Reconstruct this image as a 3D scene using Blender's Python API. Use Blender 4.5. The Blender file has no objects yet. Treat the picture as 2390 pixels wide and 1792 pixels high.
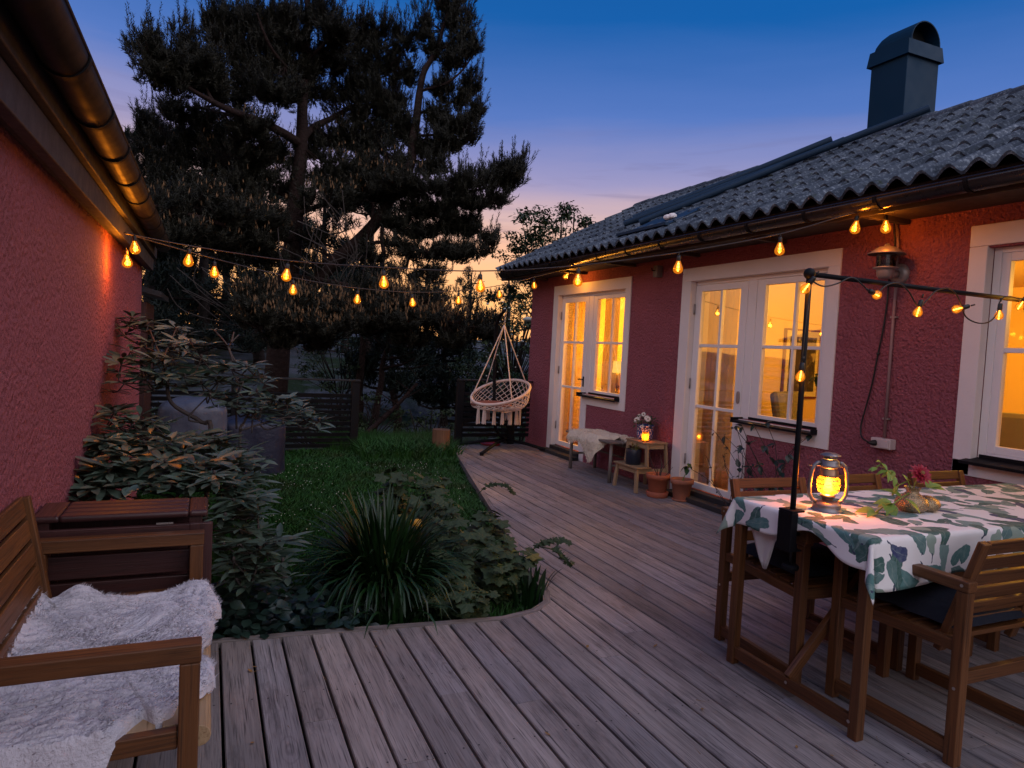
import bpy, bmesh, math, random
from mathutils import Vector, Matrix, noise
random.seed(7)
SC = bpy.context.scene
COL = SC.collection
PI = math.pi
def R(d): return math.radians(d)
V = Vector
def lerp(a, b, t): return a + (b - a) * t
def U(a, b): return random.uniform(a, b)

# ------------------------------------------------------------------ camera
YAW, PITCH, ROLL, EYE = R(23.71881706), R(2.92666883), R(2.88653342), 1.5
FPX = 1620.12
cf = V((math.sin(YAW)*math.cos(PITCH), math.cos(YAW)*math.cos(PITCH), -math.sin(PITCH)))
cr0 = V((math.cos(YAW), -math.sin(YAW), 0)); cu0 = cr0.cross(cf)
cr = cr0*math.cos(ROLL) + cu0*math.sin(ROLL)
cu = -cr0*math.sin(ROLL) + cu0*math.cos(ROLL)
cam = bpy.data.cameras.new('camera'); co = bpy.data.objects.new('camera', cam); COL.objects.link(co)
co.matrix_world = Matrix(((cr.x, cu.x, -cf.x, 0), (cr.y, cu.y, -cf.y, 0), (cr.z, cu.z, -cf.z, EYE), (0, 0, 0, 1)))
cam.sensor_width = 36; cam.lens = FPX/2390*36; cam.clip_start = .05; cam.clip_end = 2000
SC.camera = co
def at(px, py, Y):
    """a far plant's place: the bearing it was surveyed at, at its own distance Y along the yard"""
    d = cf + cr*((px-1195)/FPX) - cu*((py-896)/FPX)
    return V((0, 0, EYE)) + d*(Y/d.y)
def px2m(Y): return Y/FPX*1.03

# ------------------------------------------------------------------ mesh builder
WL = {}
class MB:
    def __init__(s): s.v, s.f, s.g = [], [], []
    def add(s, vs, fs, gs=None):
        n = len(s.v); s.v += [tuple(p) for p in vs]
        s.g += [tuple(p) for p in (gs if gs is not None else vs)]
        s.f += [tuple(i+n for i in f) for f in fs]
    def bar(s, p0, p1, w, h, up=(0, 0, 1), ext=0.0):
        """a rectangular bar from p0 to p1: w sideways, h along up"""
        p0, p1 = V(p0), V(p1); d = (p1-p0); L = d.length; d = d/L
        p0 = p0 - d*ext; p1 = p1 + d*ext
        up = V(up)
        sd = d.cross(up)
        if sd.length < 1e-4: up = V((0, 1, 0)); sd = d.cross(up)
        sd.normalize(); u2 = sd.cross(d).normalized()
        o = random.random()*50
        vs, gs = [], []
        for (p, t) in ((p0, 0), (p1, L)):
            for (a, b) in ((-1, -1), (1, -1), (1, 1), (-1, 1)):
                vs.append(p + sd*(a*w/2) + u2*(b*h/2)); gs.append((t+o*3, a*w/2+o, b*h/2+o*.7))
        s.add(vs, [(3, 2, 1, 0), (4, 5, 6, 7), (0, 1, 5, 4), (1, 2, 6, 5), (2, 3, 7, 6), (3, 0, 4, 7)], gs)
    def box(s, x0, x1, y0, y1, z0, z1):
        dx, dy, dz = x1-x0, y1-y0, z1-z0
        c = V(((x0+x1)/2, (y0+y1)/2, (z0+z1)/2))
        if dx >= dy and dx >= dz: s.bar((x0, c.y, c.z), (x1, c.y, c.z), dy, dz)
        elif dy >= dz: s.bar((c.x, y0, c.z), (c.x, y1, c.z), dx, dz)
        else: s.bar((c.x, c.y, z0), (c.x, c.y, z1), dx, dy, up=(0, 1, 0))
    def tube(s, pts, r, seg=8, cap=True, rr=None):
        pts = [V(p) for p in pts]; n = len(pts)
        fr = None; rings = []; acc = 0
        o = random.random()*20
        for i, p in enumerate(pts):
            d = (pts[min(i+1, n-1)] - pts[max(i-1, 0)])
            if d.length < 1e-9: d = V((0, 0, 1))
            d.normalize()
            if fr is None:
                a = V((0, 0, 1)) if abs(d.z) < .9 else V((1, 0, 0))
                fr = d.cross(a).normalized()
            else:
                fr = fr - d*fr.dot(d)
                if fr.length < 1e-6: fr = d.cross(V((1, 0, .3)))
                fr.normalize()
            b = d.cross(fr)
            rad = rr[i] if rr else r
            if i: acc += (p-pts[i-1]).length
            rings.append([(p + fr*(math.cos(2*PI*k/seg)*rad) + b*(math.sin(2*PI*k/seg)*rad), (acc+o*3, math.cos(2*PI*k/seg)*rad+o, math.sin(2*PI*k/seg)*rad+o)) for k in range(seg)])
        vs = [q[0] for rg in rings for q in rg]; gs = [q[1] for rg in rings for q in rg]
        fs = []
        for i in range(n-1):
            for k in range(seg):
                k2 = (k+1) % seg
                fs.append((i*seg+k, i*seg+k2, (i+1)*seg+k2, (i+1)*seg+k))
        if cap:
            fs.append(tuple(range(seg-1, -1, -1))); fs.append(tuple((n-1)*seg+k for k in range(seg)))
        s.add(vs, fs, gs)
    def lathe(s, prof, c, seg=24, axis=(0, 0, 1), close=False):
        """prof: list of (radius, height) from bottom to top"""
        c = V(c); ax = V(axis).normalized()
        a = V((1, 0, 0)) if abs(ax.x) < .9 else V((0, 1, 0))
        e1 = ax.cross(a).normalized(); e2 = ax.cross(e1)
        vs = [c + ax*h + (e1*math.cos(2*PI*k/seg) + e2*math.sin(2*PI*k/seg))*max(r, 1e-5) for (r, h) in prof for k in range(seg)]
        fs = []
        for i in range(len(prof)-1):
            for k in range(seg):
                k2 = (k+1) % seg
                fs.append((i*seg+k, i*seg+k2, (i+1)*seg+k2, (i+1)*seg+k))
        s.add(vs, fs)
    def ball(s, c, r, seg=10, rings=6, sc=(1, 1, 1)):
        c = V(c); vs = []; fs = []
        for i in range(rings+1):
            t = PI*i/rings
            for k in range(seg):
                a = 2*PI*k/seg
                vs.append(c + V((math.sin(t)*math.cos(a)*r*sc[0], math.sin(t)*math.sin(a)*r*sc[1], -math.cos(t)*r*sc[2])))
        for i in range(rings):
            for k in range(seg):
                k2 = (k+1) % seg
                fs.append((i*seg+k, i*seg+k2, (i+1)*seg+k2, (i+1)*seg+k))
        s.add(vs, fs)
    def prism(s, poly, d0, d1, axis='x'):
        """extrude a 2-D polygon between d0 and d1 along axis; poly in the other two coordinates"""
        def P(a, b, d): return {'x': (d, a, b), 'y': (a, d, b), 'z': (a, b, d)}[axis]
        n = len(poly)
        vs = [P(a, b, d0) for a, b in poly] + [P(a, b, d1) for a, b in poly]
        fs = [tuple(range(n-1, -1, -1)), tuple(range(n, 2*n))] + [(i, (i+1) % n, n+(i+1) % n, n+i) for i in range(n)]
        s.add(vs, fs)
    def leaf(s, p, d, nrm, L, W, curl=.15, seg=3, shape=.45):
        """a leaf blade from p along d, face normal about nrm"""
        p = V(p); d = V(d).normalized(); nrm = V(nrm)
        sd = d.cross(nrm)
        if sd.length < 1e-4: sd = d.cross(V((1, .2, .1)))
        sd.normalize(); n = sd.cross(d)
        o = random.random()*30
        vs = [p]; gs = [(o, 0, o)]
        for i in range(1, seg+1):
            t = i/(seg+1)
            w = W*math.sin(PI*t**(math.log(.5)/math.log(shape)))*.5
            q = p + d*(L*t) - n*(curl*L*t*t)
            vs += [q - sd*w + n*(w*.25), q - n*0, q + sd*w + n*(w*.25)]; gs += [(o+t, -1, o), (o+t, 0, o), (o+t, 1, o)]
        vs.append(p + d*L - n*(curl*L)); gs.append((o+1, 0, o))
        fs = [(0, 2, 1), (0, 3, 2)]
        for i in range(seg-1):
            a = 1+i*3
            fs += [(a, a+1, a+4, a+3), (a+1, a+2, a+5, a+4)]
        a = 1+(seg-1)*3
        fs += [(a, a+1, len(vs)-1), (a+1, a+2, len(vs)-1)]
        s.add(vs, fs, gs)
    def blade(s, p, d, L, W, side=None, bend=None):
        """a grass blade or needle of two narrow faces"""
        p = V(p); d = V(d)
        if side is None: side = d.cross(V((U(-1, 1), U(-1, 1), U(-1, 1))))
        if side.length < 1e-6: side = V((1, 0, 0))
        side = side.normalized()*(W/2)
        if bend is None:
            s.add([p-side, p+side, p+d*L], [(0, 1, 2)])
        else:
            m = p + d*(L*.55); e = p + d*(L*.9) + V(bend)*L
            s.add([p-side, p+side, m-side*.8, m+side*.8, e], [(0, 1, 3, 2), (2, 3, 4)])
    def build(s, name, mat, parent=None, smooth=False, bevel=0, solid=0, sub=0, kind=None):
        me = bpy.data.meshes.new(name)
        off = WL.get(parent.name, V((0, 0, 0))) if parent else V((0, 0, 0))
        me.from_pydata([(x-off.x, y-off.y, z-off.z) for x, y, z in s.v], [], s.f)
        at_ = me.attributes.new('gc', 'FLOAT_VECTOR', 'POINT')
        at_.data.foreach_set('vector', [c for g in s.g for c in g])
        if smooth:
            me.polygons.foreach_set('use_smooth', [True]*len(me.polygons))
        me.materials.append(mat)
        me.update()
        o = bpy.data.objects.new(name, me); COL.objects.link(o)
        if parent: o.parent = parent; WL[o.name] = off.copy()
        else: WL[o.name] = V((0, 0, 0))
        if bevel:
            m = o.modifiers.new('bevel', 'BEVEL'); m.width = bevel; m.segments = 2; m.limit_method = 'ANGLE'; m.angle_limit = R(40)
            m.harden_normals = False
        if solid:
            m = o.modifiers.new('solid', 'SOLIDIFY'); m.thickness = solid; m.offset = 0
        if sub:
            m = o.modifiers.new('sub', 'SUBSURF'); m.levels = sub; m.render_levels = sub
        if kind: o['kind'] = kind
        return o
def thing(name, label, cat, loc=(0, 0, 0), group=None):
    o = bpy.data.objects.new(name, None); COL.objects.link(o); o.location = loc; o.empty_display_size = .1
    WL[o.name] = V(loc)
    o['label'] = label; o['category'] = cat
    if group: o['group'] = group
    return o
def tag(o, label, cat, group=None):
    o['label'] = label; o['category'] = cat
    if group: o['group'] = group
    return o
def kids(o): return [c for c in bpy.data.objects if c.parent == o]
def dup(o, loc, rz=0, label=None, parent=None):
    c = o.copy(); COL.objects.link(c)
    if parent: c.parent = parent
    else:
        c.location = loc; c.rotation_euler = (0, 0, rz)
        if label: c['label'] = label
    for k in kids(o): dup(k, None, parent=c)
    return c

# ------------------------------------------------------------------ node helper
class NT:
    def __init__(s, nt): s.nt = nt; s.l = nt.links
    def n(s, t, **kw):
        nd = s.nt.nodes.new(t)
        ins = kw.pop('i', {})
        for k, v in kw.items(): setattr(nd, k, v)
        for k, v in ins.items(): s.set(nd, k, v)
        return nd
    def set(s, nd, k, v):
        sock = nd.inputs[k]
        if isinstance(v, bpy.types.NodeSocket): s.l.new(v, sock)
        elif isinstance(v, bpy.types.Node): s.l.new(v.outputs[0], sock)
        else:
            if isinstance(v, (tuple, list)) and sock.type == 'RGBA' and len(v) == 3: v = (*v, 1)
            sock.default_value = v
    def math(s, op, a, b=None, c=None, clamp=False):
        nd = s.n('ShaderNodeMath', operation=op, use_clamp=clamp)
        for k, v in enumerate((a, b, c)):
            if v is not None: s.set(nd, k, v)
        return nd.outputs[0]
    def vm(s, op, a, b=None, sc=None):
        nd = s.n('ShaderNodeVectorMath', operation=op)
        s.set(nd, 0, a)
        if b is not None: s.set(nd, 1, b)
        if sc is not None: s.set(nd, 'Scale', sc)
        return nd.outputs['Value'] if op in ('DOT_PRODUCT', 'LENGTH') else nd.outputs[0]
    def mix(s, fac, a, b, blend='MIX'):
        nd = s.n('ShaderNodeMix', data_type='RGBA', blend_type=blend)
        s.set(nd, 0, fac); s.set(nd, 6, a); s.set(nd, 7, b)
        return nd.outputs[2]
    def ramp(s, fac, stops, interp='LINEAR'):
        nd = s.n('ShaderNodeValToRGB'); cr_ = nd.color_ramp; cr_.interpolation = interp
        while len(cr_.elements) < len(stops): cr_.elements.new(.5)
        for e, (p, c) in zip(cr_.elements, stops):
            e.position = p; e.color = (*c, 1) if len(c) == 3 else c
        s.set(nd, 0, fac); return nd.outputs[0]
    def noise(s, vec, scale, detail=3, rough=.55, dist=0, w=None):
        nd = s.n('ShaderNodeTexNoise')
        if vec is not None: s.set(nd, 'Vector', vec)
        nd.inputs['Scale'].default_value = scale; nd.inputs['Detail'].default_value = detail
        nd.inputs['Roughness'].default_value = rough; nd.inputs['Distortion'].default_value = dist
        return nd.outputs[0]
    def vor(s, vec, scale, feature='F1', rnd=1.0, dims='3D'):
        nd = s.n('ShaderNodeTexVoronoi', feature=feature, voronoi_dimensions=dims)
        s.set(nd, 'Vector', vec); nd.inputs['Scale'].default_value = scale
        if 'Randomness' in nd.inputs: nd.inputs['Randomness'].default_value = rnd
        return nd
    def mapr(s, v, a, b, c=0., d=1., smooth=False):
        nd = s.n('ShaderNodeMapRange', clamp=True)
        if smooth: nd.interpolation_type = 'SMOOTHSTEP'
        s.set(nd, 0, v)
        for k, x in zip((1, 2, 3, 4), (a, b, c, d)): nd.inputs[k].default_value = x
        return nd.outputs[0]
    def bump(s, h, strength=.5, dist=.01, nrm=None):
        nd = s.n('ShaderNodeBump'); s.set(nd, 'Height', h)
        nd.inputs['Strength'].default_value = strength; nd.inputs['Distance'].default_value = dist
        if nrm is not None: s.set(nd, 'Normal', nrm)
        return nd.outputs[0]
    def obj(s): return s.n('ShaderNodeTexCoord').outputs['Object']
    def gc(s): return s.n('ShaderNodeAttribute', attribute_name='gc').outputs['Vector']
def material(name):
    m = bpy.data.materials.new(name); m.use_nodes = True
    nt = m.node_tree; nt.nodes.clear(); t = NT(nt)
    out = t.n('ShaderNodeOutputMaterial')
    return m, t, out
def pbsdf(t, out, col, rough=.6, metal=0., nrm=None, spec=.5, **kw):
    b = t.n('ShaderNodeBsdfPrincipled')
    t.set(b, 'Base Color', col); t.set(b, 'Roughness', rough); t.set(b, 'Metallic', metal)
    t.set(b, 'Specular IOR Level', spec)
    if nrm is not None: t.set(b, 'Normal', nrm)
    for k, v in kw.items(): t.set(b, k.replace('_', ' '), v)
    t.l.new(b.outputs[0], out.inputs[0]); return b
def simple(name, c, rough=.55, metal=0., var=.15, scale=6, bump=.0, bscale=60, spec=.5, bdist=.004):
    m, t, out = material(name)
    v = t.obj()
    n = t.noise(v, scale, 4)
    col = t.mix(n, tuple(x*(1-var) for x in c), tuple(min(1, x*(1+var)) for x in c))
    r = t.mapr(t.noise(v, scale*2.3, 3), .3, .7, max(0, rough-.08), min(1, rough+.08))
    nr = t.bump(t.noise(v, bscale, 4), bump, bdist) if bump else None
    pbsdf(t, out, col, r, metal, nr, spec); return m
def stucco(name, c):
    m, t, out = material(name)
    v = t.obj()
    wv = t.vm('ADD', v, t.vm('SCALE', t.n('ShaderNodeTexNoise', i={'Vector': v, 'Scale': 9.0}).outputs['Color'], sc=.05))
    n1 = t.vor(wv, 46, 'SMOOTH_F1').outputs['Distance']
    n2 = t.noise(v, 75, 4, .6); n3 = t.noise(v, 2.2, 4); n4 = t.noise(v, 17, 3)
    h = t.math('ADD', t.math('MULTIPLY', n1, -1.0), t.math('MULTIPLY', n2, .75))
    h = t.math('ADD', h, t.math('MULTIPLY', n4, .7))
    col = t.mix(n3, tuple(x*.82 for x in c), tuple(x*1.12 for x in c))
    n6 = t.noise(v, .9, 5, .65, .6); n7 = t.noise(t.vm('MULTIPLY', v, (5, 5, .7)), 1.0, 4, .6)
    col = t.mix(t.mapr(n6, .48, .68, 0, .35), col, tuple(x*.62+.02 for x in c))
    col = t.mix(t.mapr(n7, .58, .74, 0, .3), col, tuple(x*1.1+.05 for x in c))
    col = t.mix(t.mapr(n2, .4, .75, 0, .35), col, tuple(min(1, x*1.45+.02) for x in c))
    pbsdf(t, out, col, .85, 0, t.bump(t.math('ADD', h, t.math('MULTIPLY', t.noise(v, 210, 3, .6), .35)), 1.0, .032), .1); return m
def wood(name, c1, c2, dark, rough=.55, gs=1.0, knots=False, grey=None, spec=.4):
    """boards and bars: grain runs along the first grain coordinate"""
    m, t, out = material(name)
    g = t.gc()
    sx = t.n('ShaderNodeSeparateXYZ', i={0: g})
    wob = t.noise(t.vm('MULTIPLY', g, (1.6, 6, 3)), 1.0, 3)
    st = t.vm('ADD', t.vm('MULTIPLY', g, (1.1*gs, 34*gs, 34*gs)), t.n('ShaderNodeCombineXYZ', i={1: t.math('MULTIPLY', wob, 3.4)}).outputs[0])
    n1 = t.noise(st, 1.0, 5, .65)
    fine = t.noise(t.vm('MULTIPLY', g, (5*gs, 170*gs, 170*gs)), 1.0, 3, .6)
    big = t.noise(t.vm('MULTIPLY', g, (.55, 1.3, 1.3)), 1.0, 3)
    col = t.ramp(n1, [(.28, c1), (.5, tuple((a+b)/2 for a, b in zip(c1, c2))), (.72, c2)])
    col = t.mix(t.mapr(big, .35, .65), t.mix(.5, col, tuple(x*.55 for x in c1)), col)
    col = t.mix(t.mapr(fine, .52, .70, 0, .75), col, dark)
    h = t.math('ADD', t.math('MULTIPLY', n1, .6), t.math('MULTIPLY', fine, -.5))
    if knots:
        k = t.vor(t.vm('MULTIPLY', g, (1.7, 4.6, 1.0)), 1.0, 'F1', .9)
        kd = t.math('ADD', k.outputs['Distance'], t.math('MULTIPLY', t.noise(t.vm('MULTIPLY', g, (9, 26, 9)), 1.0, 2), .06))
        sel = t.math('GREATER_THAN', t.n('ShaderNodeSeparateColor', i={0: k.outputs['Color']}).outputs[0], .45)
        rings = t.math('SINE', t.math('MULTIPLY', kd, 95))
        rm = t.math('MULTIPLY', t.mapr(kd, .1, .30, 1, 0), sel)
        col = t.mix(t.math('MULTIPLY', t.math('MULTIPLY', t.mapr(rings, .1, 1), rm), .45), col, dark)
        col = t.mix(t.math('MULTIPLY', t.mapr(kd, .075, .115, .9, 0), sel), col, tuple(x*.6 for x in dark))
        stain = t.noise(t.vm('MULTIPLY', g, (2.2, 8, 3.0)), 1.0, 5, .75)
        col = t.mix(t.mapr(stain, .52, .74, 0, .75), col, tuple(x*1.2 for x in dark))
        crack = t.noise(t.vm('MULTIPLY', g, (1.6, 60, 3.0)), 1.0, 2, .5, .4)
        col = t.mix(t.mapr(crack, .70, .73, 0, .8), col, tuple(x*.35 for x in dark))
        tint = t.n('ShaderNodeTexWhiteNoise', noise_dimensions='1D', i={'W': t.math('FLOOR', sx.outputs[2])})
        tv = tint.outputs['Value']
        col = t.mix(1.0, col, t.ramp(tv, [(0, (.70, .70, .74)), (.35, (1.0, .93, .88)), (.6, (.86, .86, .90)), (.85, (1.12, 1.03, .97)), (1, (.78, .74, .72))]), 'MULTIPLY')
    pbsdf(t, out, col, t.mapr(fine, .3, .7, rough-.1, rough+.12), 0, t.bump(h, .55, .0035), spec); return m
def leafmat(name, c1, c2, back=None, rough=.45, spec=.4, scale=3, vein=None):
    m, t, out = material(name)
    g = t.gc(); sx = t.n('ShaderNodeSeparateXYZ', i={0: g})
    w = t.n('ShaderNodeTexWhiteNoise', noise_dimensions='1D', i={'W': sx.outputs[2]})
    col = t.mix(w.outputs['Value'], c1, c2)
    if vein: col = t.mix(t.mapr(t.math('ABSOLUTE', sx.outputs[1]), .0, .14, .55, 0), col, vein)
    if name == 'lawn_blade':
        pv = t.obj(); pn = t.noise(pv, 1.5, 5, .65, .5); pn2 = t.noise(pv, 6, 3)
        col = t.mix(t.mapr(pn, .50, .68, 0, .75), col, (.026, .030, .008)); col = t.mix(t.mapr(pn2, .5, .7, 0, .5), col, (.004, .018, .003))
    if back: col = t.mix(t.n('ShaderNodeNewGeometry').outputs['Backfacing'], col, back)
    pbsdf(t, out, col, rough, 0, None, spec); return m
def emitter(name, c, s):
    m, t, out = material(name)
    e = t.n('ShaderNodeEmission', i={'Color': c, 'Strength': s}); t.l.new(e.outputs[0], out.inputs[0])
    m.cycles.emission_sampling = 'NONE'
    return m
M = {}
RED = (.37, .115, .142)
M['stucco'] = stucco('red_stucco', RED)
M['trim'] = simple('white_plaster', (.74, .68, .66), .7, var=.08, scale=3, bump=.35, bscale=45, spec=.3)
M['frame'] = simple('white_frame_paint', (.78, .74, .73), .38, var=.05, scale=2)
M['blackmetal'] = simple('black_painted_metal', (.007, .007, .009), .55, .0, var=.3, scale=9, spec=.12)
M['darkmetal'] = simple('dark_grey_metal', (.014, .014, .017), .42, .0, var=.3, scale=9, spec=.3)
M['gutter'] = simple('brown_black_gutter', (.014, .010, .010), .30, .0, var=.25, scale=5, spec=.6)
M['gutter2'] = simple('copper_brown_gutter', (.014, .0105, .010), .5, .0, var=.3, scale=5, spec=.22)
M['fascia'] = simple('weathered_dark_board', (.022, .020, .023), .6, var=.55, scale=7, bump=.3, bscale=30)
M['soffit'] = simple('dark_brown_soffit', (.03, .018, .015), .7, var=.3, scale=6)
def tile_mat():
    m, t, out = material('grey_roof_tile'); v = t.obj()
    n = t.noise(v, 2.2, 4); sp = t.noise(v, 38, 3, .7); s2 = t.noise(v, 9, 4, .65)
    col = t.mix(n, (.030, .040, .058), (.080, .098, .128))
    col = t.mix(t.mapr(sp, .52, .66, 0, .75), col, (.20, .235, .28))
    col = t.mix(t.mapr(s2, .55, .72, 0, .8), col, (.007, .010, .016))
    sv = t.n('ShaderNodeSeparateXYZ', i={0: v})
    cid = t.n('ShaderNodeCombineXYZ', i={0: t.math('FLOOR', t.math('DIVIDE', t.math('SUBTRACT', sv.outputs[0], 4.20), .3226)), 1: t.math('FLOOR', t.math('DIVIDE', t.math('ADD', sv.outputs[1], 1.9), .18))}).outputs[0]
    tn = t.n('ShaderNodeTexWhiteNoise', noise_dimensions='2D', i={'Vector': cid}).outputs['Value']
    col = t.mix(1.0, col, t.ramp(tn, [(0, (.55, .57, .60)), (.5, (1, 1, 1)), (.85, (1.1, 1.08, 1.05)), (1, (1.5, 1.45, 1.4))]), 'MULTIPLY')
    ms = t.noise(v, 5.5, 5, .7); col = t.mix(t.mapr(ms, .60, .70, 0, .8), col, (.022, .030, .016))
    pbsdf(t, out, col, .9, 0, t.bump(t.math('ADD', sp, s2), .6, .006), .1); return m
M['tile'] = tile_mat()
M['zinc'] = simple('dull_zinc_sheet', (.014, .034, .066), .6, .0, var=.2, scale=3, spec=.2)
M['chimney'] = simple('blue_grey_sheet_metal', (.004, .027, .060), .6, .0, var=.12, scale=2, spec=.12)
M['flue_shade'] = simple('flue_shade_black', (.004, .004, .005), .9)
M['deck'] = wood('weathered_deck', (.205, .185, .18), (.44, .40, .395), (.035, .030, .034), .58, 1.0, True)
M['acacia'] = wood('brown_oiled_wood', (.090, .033, .011), (.185, .073, .024), (.028, .011, .004), .46, .8)
M['darkwood'] = wood('dark_brown_stained_wood', (.045, .018, .018), (.075, .03, .029), (.02, .009, .009), .36, .8)
M['pine'] = wood('pale_pine_wood', (.34, .22, .12), (.46, .31, .18), (.2, .12, .06), .55, .8)
M['greywood'] = wood('silvered_old_wood', (.15, .125, .11), (.30, .255, .225), (.06, .05, .045), .7, .8)
M['stump'] = wood('split_log_wood', (.15, .07, .035), (.24, .12, .06), (.06, .03, .015), .7, .6)
M['bark'] = simple('pine_bark', (.022, .016, .015), .9, var=.6, scale=5, bump=1.0, bscale=14, spec=.2, bdist=.05)
M['redbark'] = simple('reddish_pine_bark', (.020, .0105, .009), .9, var=.6, scale=4, bump=1.0, bscale=12, spec=.2, bdist=.05)
M['twig'] = simple('pale_twig', (.045, .034, .031), .8, var=.4, scale=9)
M['needles'] = leafmat('pine_needles', (.012, .0125, .009), (.030, .028, .018), rough=.6, spec=.2)
M['needles2'] = leafmat('blue_green_needles', (.007, .012, .010), (.018, .028, .021), rough=.6, spec=.2)
M['candle'] = leafmat('tan_pine_shoots', (.085, .048, .024), (.19, .105, .05), rough=.7, spec=.2)
M['rhodo'] = leafmat('rhododendron_leaf', (.018, .038, .025), (.105, .145, .11), back=(.06, .045, .012), rough=.36, spec=.5, vein=(.09, .12, .09))
M['ground_leaf'] = leafmat('dark_round_leaf', (.008, .020, .015), (.020, .040, .030), rough=.35, spec=.5)
M['strap'] = leafmat('strap_leaf', (.004, .018, .004), (.012, .042, .009), rough=.4, spec=.4)
M['mallow'] = leafmat('lobed_leaf', (.015, .036, .014), (.042, .070, .026), back=(.03, .05, .02), rough=.6, spec=.3, vein=(.05, .075, .03))
M['yleaf'] = leafmat('yellowing_leaf', (.10, .10, .02), (.16, .13, .03), rough=.6, spec=.3)
M['grass'] = leafmat('lawn_blade', (.008, .042, .005), (.025, .098, .013), rough=.55, spec=.25)
M['decid'] = leafmat('tree_leaf', (.018, .032, .011), (.04, .06, .02), rough=.55, spec=.3)
M['shrubleaf'] = leafmat('shrub_leaf', (.012, .038, .011), (.034, .078, .020), rough=.5, spec=.3)
M['potleaf'] = leafmat('house_plant_leaf', (.03, .085, .025), (.06, .13, .04), rough=.4, spec=.4)
M['limeleaf'] = leafmat('lime_leaf', (.12, .22, .03), (.26, .33, .06), rough=.45, spec=.4)
M['soil'] = simple('dark_soil', (.022, .016, .012), .95, var=.5, scale=20, bump=.6, bscale=60)
M['turf'] = simple('turf_ground', (.005, .010, .004), .95, var=.6, scale=8, bump=.5, bscale=40)
def rock_mat():
    m, t, out = material('mossy_rock'); v = t.obj()
    n = t.noise(v, .55, 5, .6, .5); n2 = t.noise(v, 3.2, 6, .7); n3 = t.noise(v, 1.1, 4, .6)
    col = t.mix(n2, (.030, .036, .046), (.12, .132, .16))
    col = t.mix(t.mapr(n, .44, .56), col, t.mix(n2, (.008, .020, .008), (.024, .042, .016)))
    col = t.mix(t.mapr(n3, .56, .66, 0, .8), col, (.02, .016, .012))
    pbsdf(t, out, col, .9, 0, t.bump(n2, .8, .12), .2); return m
M['rock'] = rock_mat()
M['petal_w'] = simple('cream_petal', (.75, .66, .58), .6, var=.1, scale=20)
M['petal_r'] = simple('crimson_petal', (.32, .008, .03), .55, var=.3, scale=30)
M['stamen'] = simple('ochre_centre', (.25, .13, .04), .8)
M['tiny_white'] = simple('white_clover', (.5, .52, .47), .7)
M['terracotta'] = simple('terracotta', (.36, .10, .05), .75, var=.22, scale=9, bump=.15)
M['terra_old'] = simple('limescaled_terracotta', (.33, .125, .075), .8, var=.5, scale=7, bump=.2)
M['navypot'] = simple('navy_pot', (.010, .014, .028), .35)
def bluepot():
    m, t, out = material('blue_white_glaze'); v = t.obj()
    a = t.vor(v, 44, 'F1').outputs['Distance']; b = t.noise(v, 60, 2)
    k = t.mapr(t.math('ADD', a, t.math('MULTIPLY', b, .4)), .5, .66)
    z = t.n('ShaderNodeSeparateXYZ', i={0: v}).outputs[2]
    band = t.math('GREATER_THAN', z, .188)
    col = t.mix(k, (.62, .62, .66), (.035, .06, .24))
    col = t.mix(band, col, (.70, .68, .68))
    pbsdf(t, out, col, .22, 0, None, .5); return m
M['bluepot'] = bluepot()
M['wool'] = simple('woolly_white', (.52, .50, .56), .95, var=.22, scale=16, bump=.9, bscale=90, spec=.05, bdist=.008)
M['wool2'] = simple('cream_wool', (.72, .64, .52), .95, var=.06, scale=12, bump=.6, bscale=120, spec=.1)
M['rope'] = simple('pink_cotton_rope', (.64, .51, .45), .85, var=.12, scale=30, bump=.5, bscale=150, spec=.15)
M['cushion'] = simple('rust_cushion', (.19, .075, .06), .9, var=.15, scale=20, bump=.3, bscale=120, spec=.15)
M['navy'] = simple('navy_cushion_cloth', (.012, .014, .022), .85, var=.2, scale=20, bump=.2, bscale=150, spec=.2)
M['cover'] = simple('grey_cover_cloth', (.065, .078, .115), .5, var=.15, scale=3, bump=.3, bscale=9, spec=.4, bdist=.05)
M['cover2'] = simple('navy_cover_cloth', (.014, .018, .04), .5, var=.2, scale=3, bump=.3, bscale=9, spec=.4, bdist=.05)
M['galv'] = simple('weathered_galvanised', (.24, .215, .215), .42, .75, var=.35, scale=18, bump=.25, bscale=60)
M['tin'] = simple('aged_copper_fitting', (.30, .17, .10), .4, .8, var=.3, scale=20)
M['lampmetal'] = simple('brushed_grey_lamp', (.30, .25, .235), .42, .35, var=.2, scale=8)
M['plastic'] = simple('cream_plastic', (.55, .46, .44), .45, var=.06)
M['conduit'] = simple('painted_conduit', (.24, .14, .14), .6, var=.12)
M['cable'] = simple('black_cable', (.010, .009, .009), .5)
M['cablebrown'] = simple('brown_cable', (.03, .02, .018), .5)
M['vasegold'] = simple('crackled_gold_glass', (.42, .30, .17), .28, .75, var=.5, scale=55, bump=1.0, bscale=120, bdist=.006)
M['yellowball'] = simple('yellow_skin', (.55, .27, .02), .5, var=.2, scale=14)
M['screw'] = simple('steel_screw', (.5, .47, .45), .35, .9)
M['red_plastic'] = simple('red_plastic', (.26, .012, .016), .45)
M['step'] = simple('black_rubber_step', (.02, .02, .022), .6, bump=.3)
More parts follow.
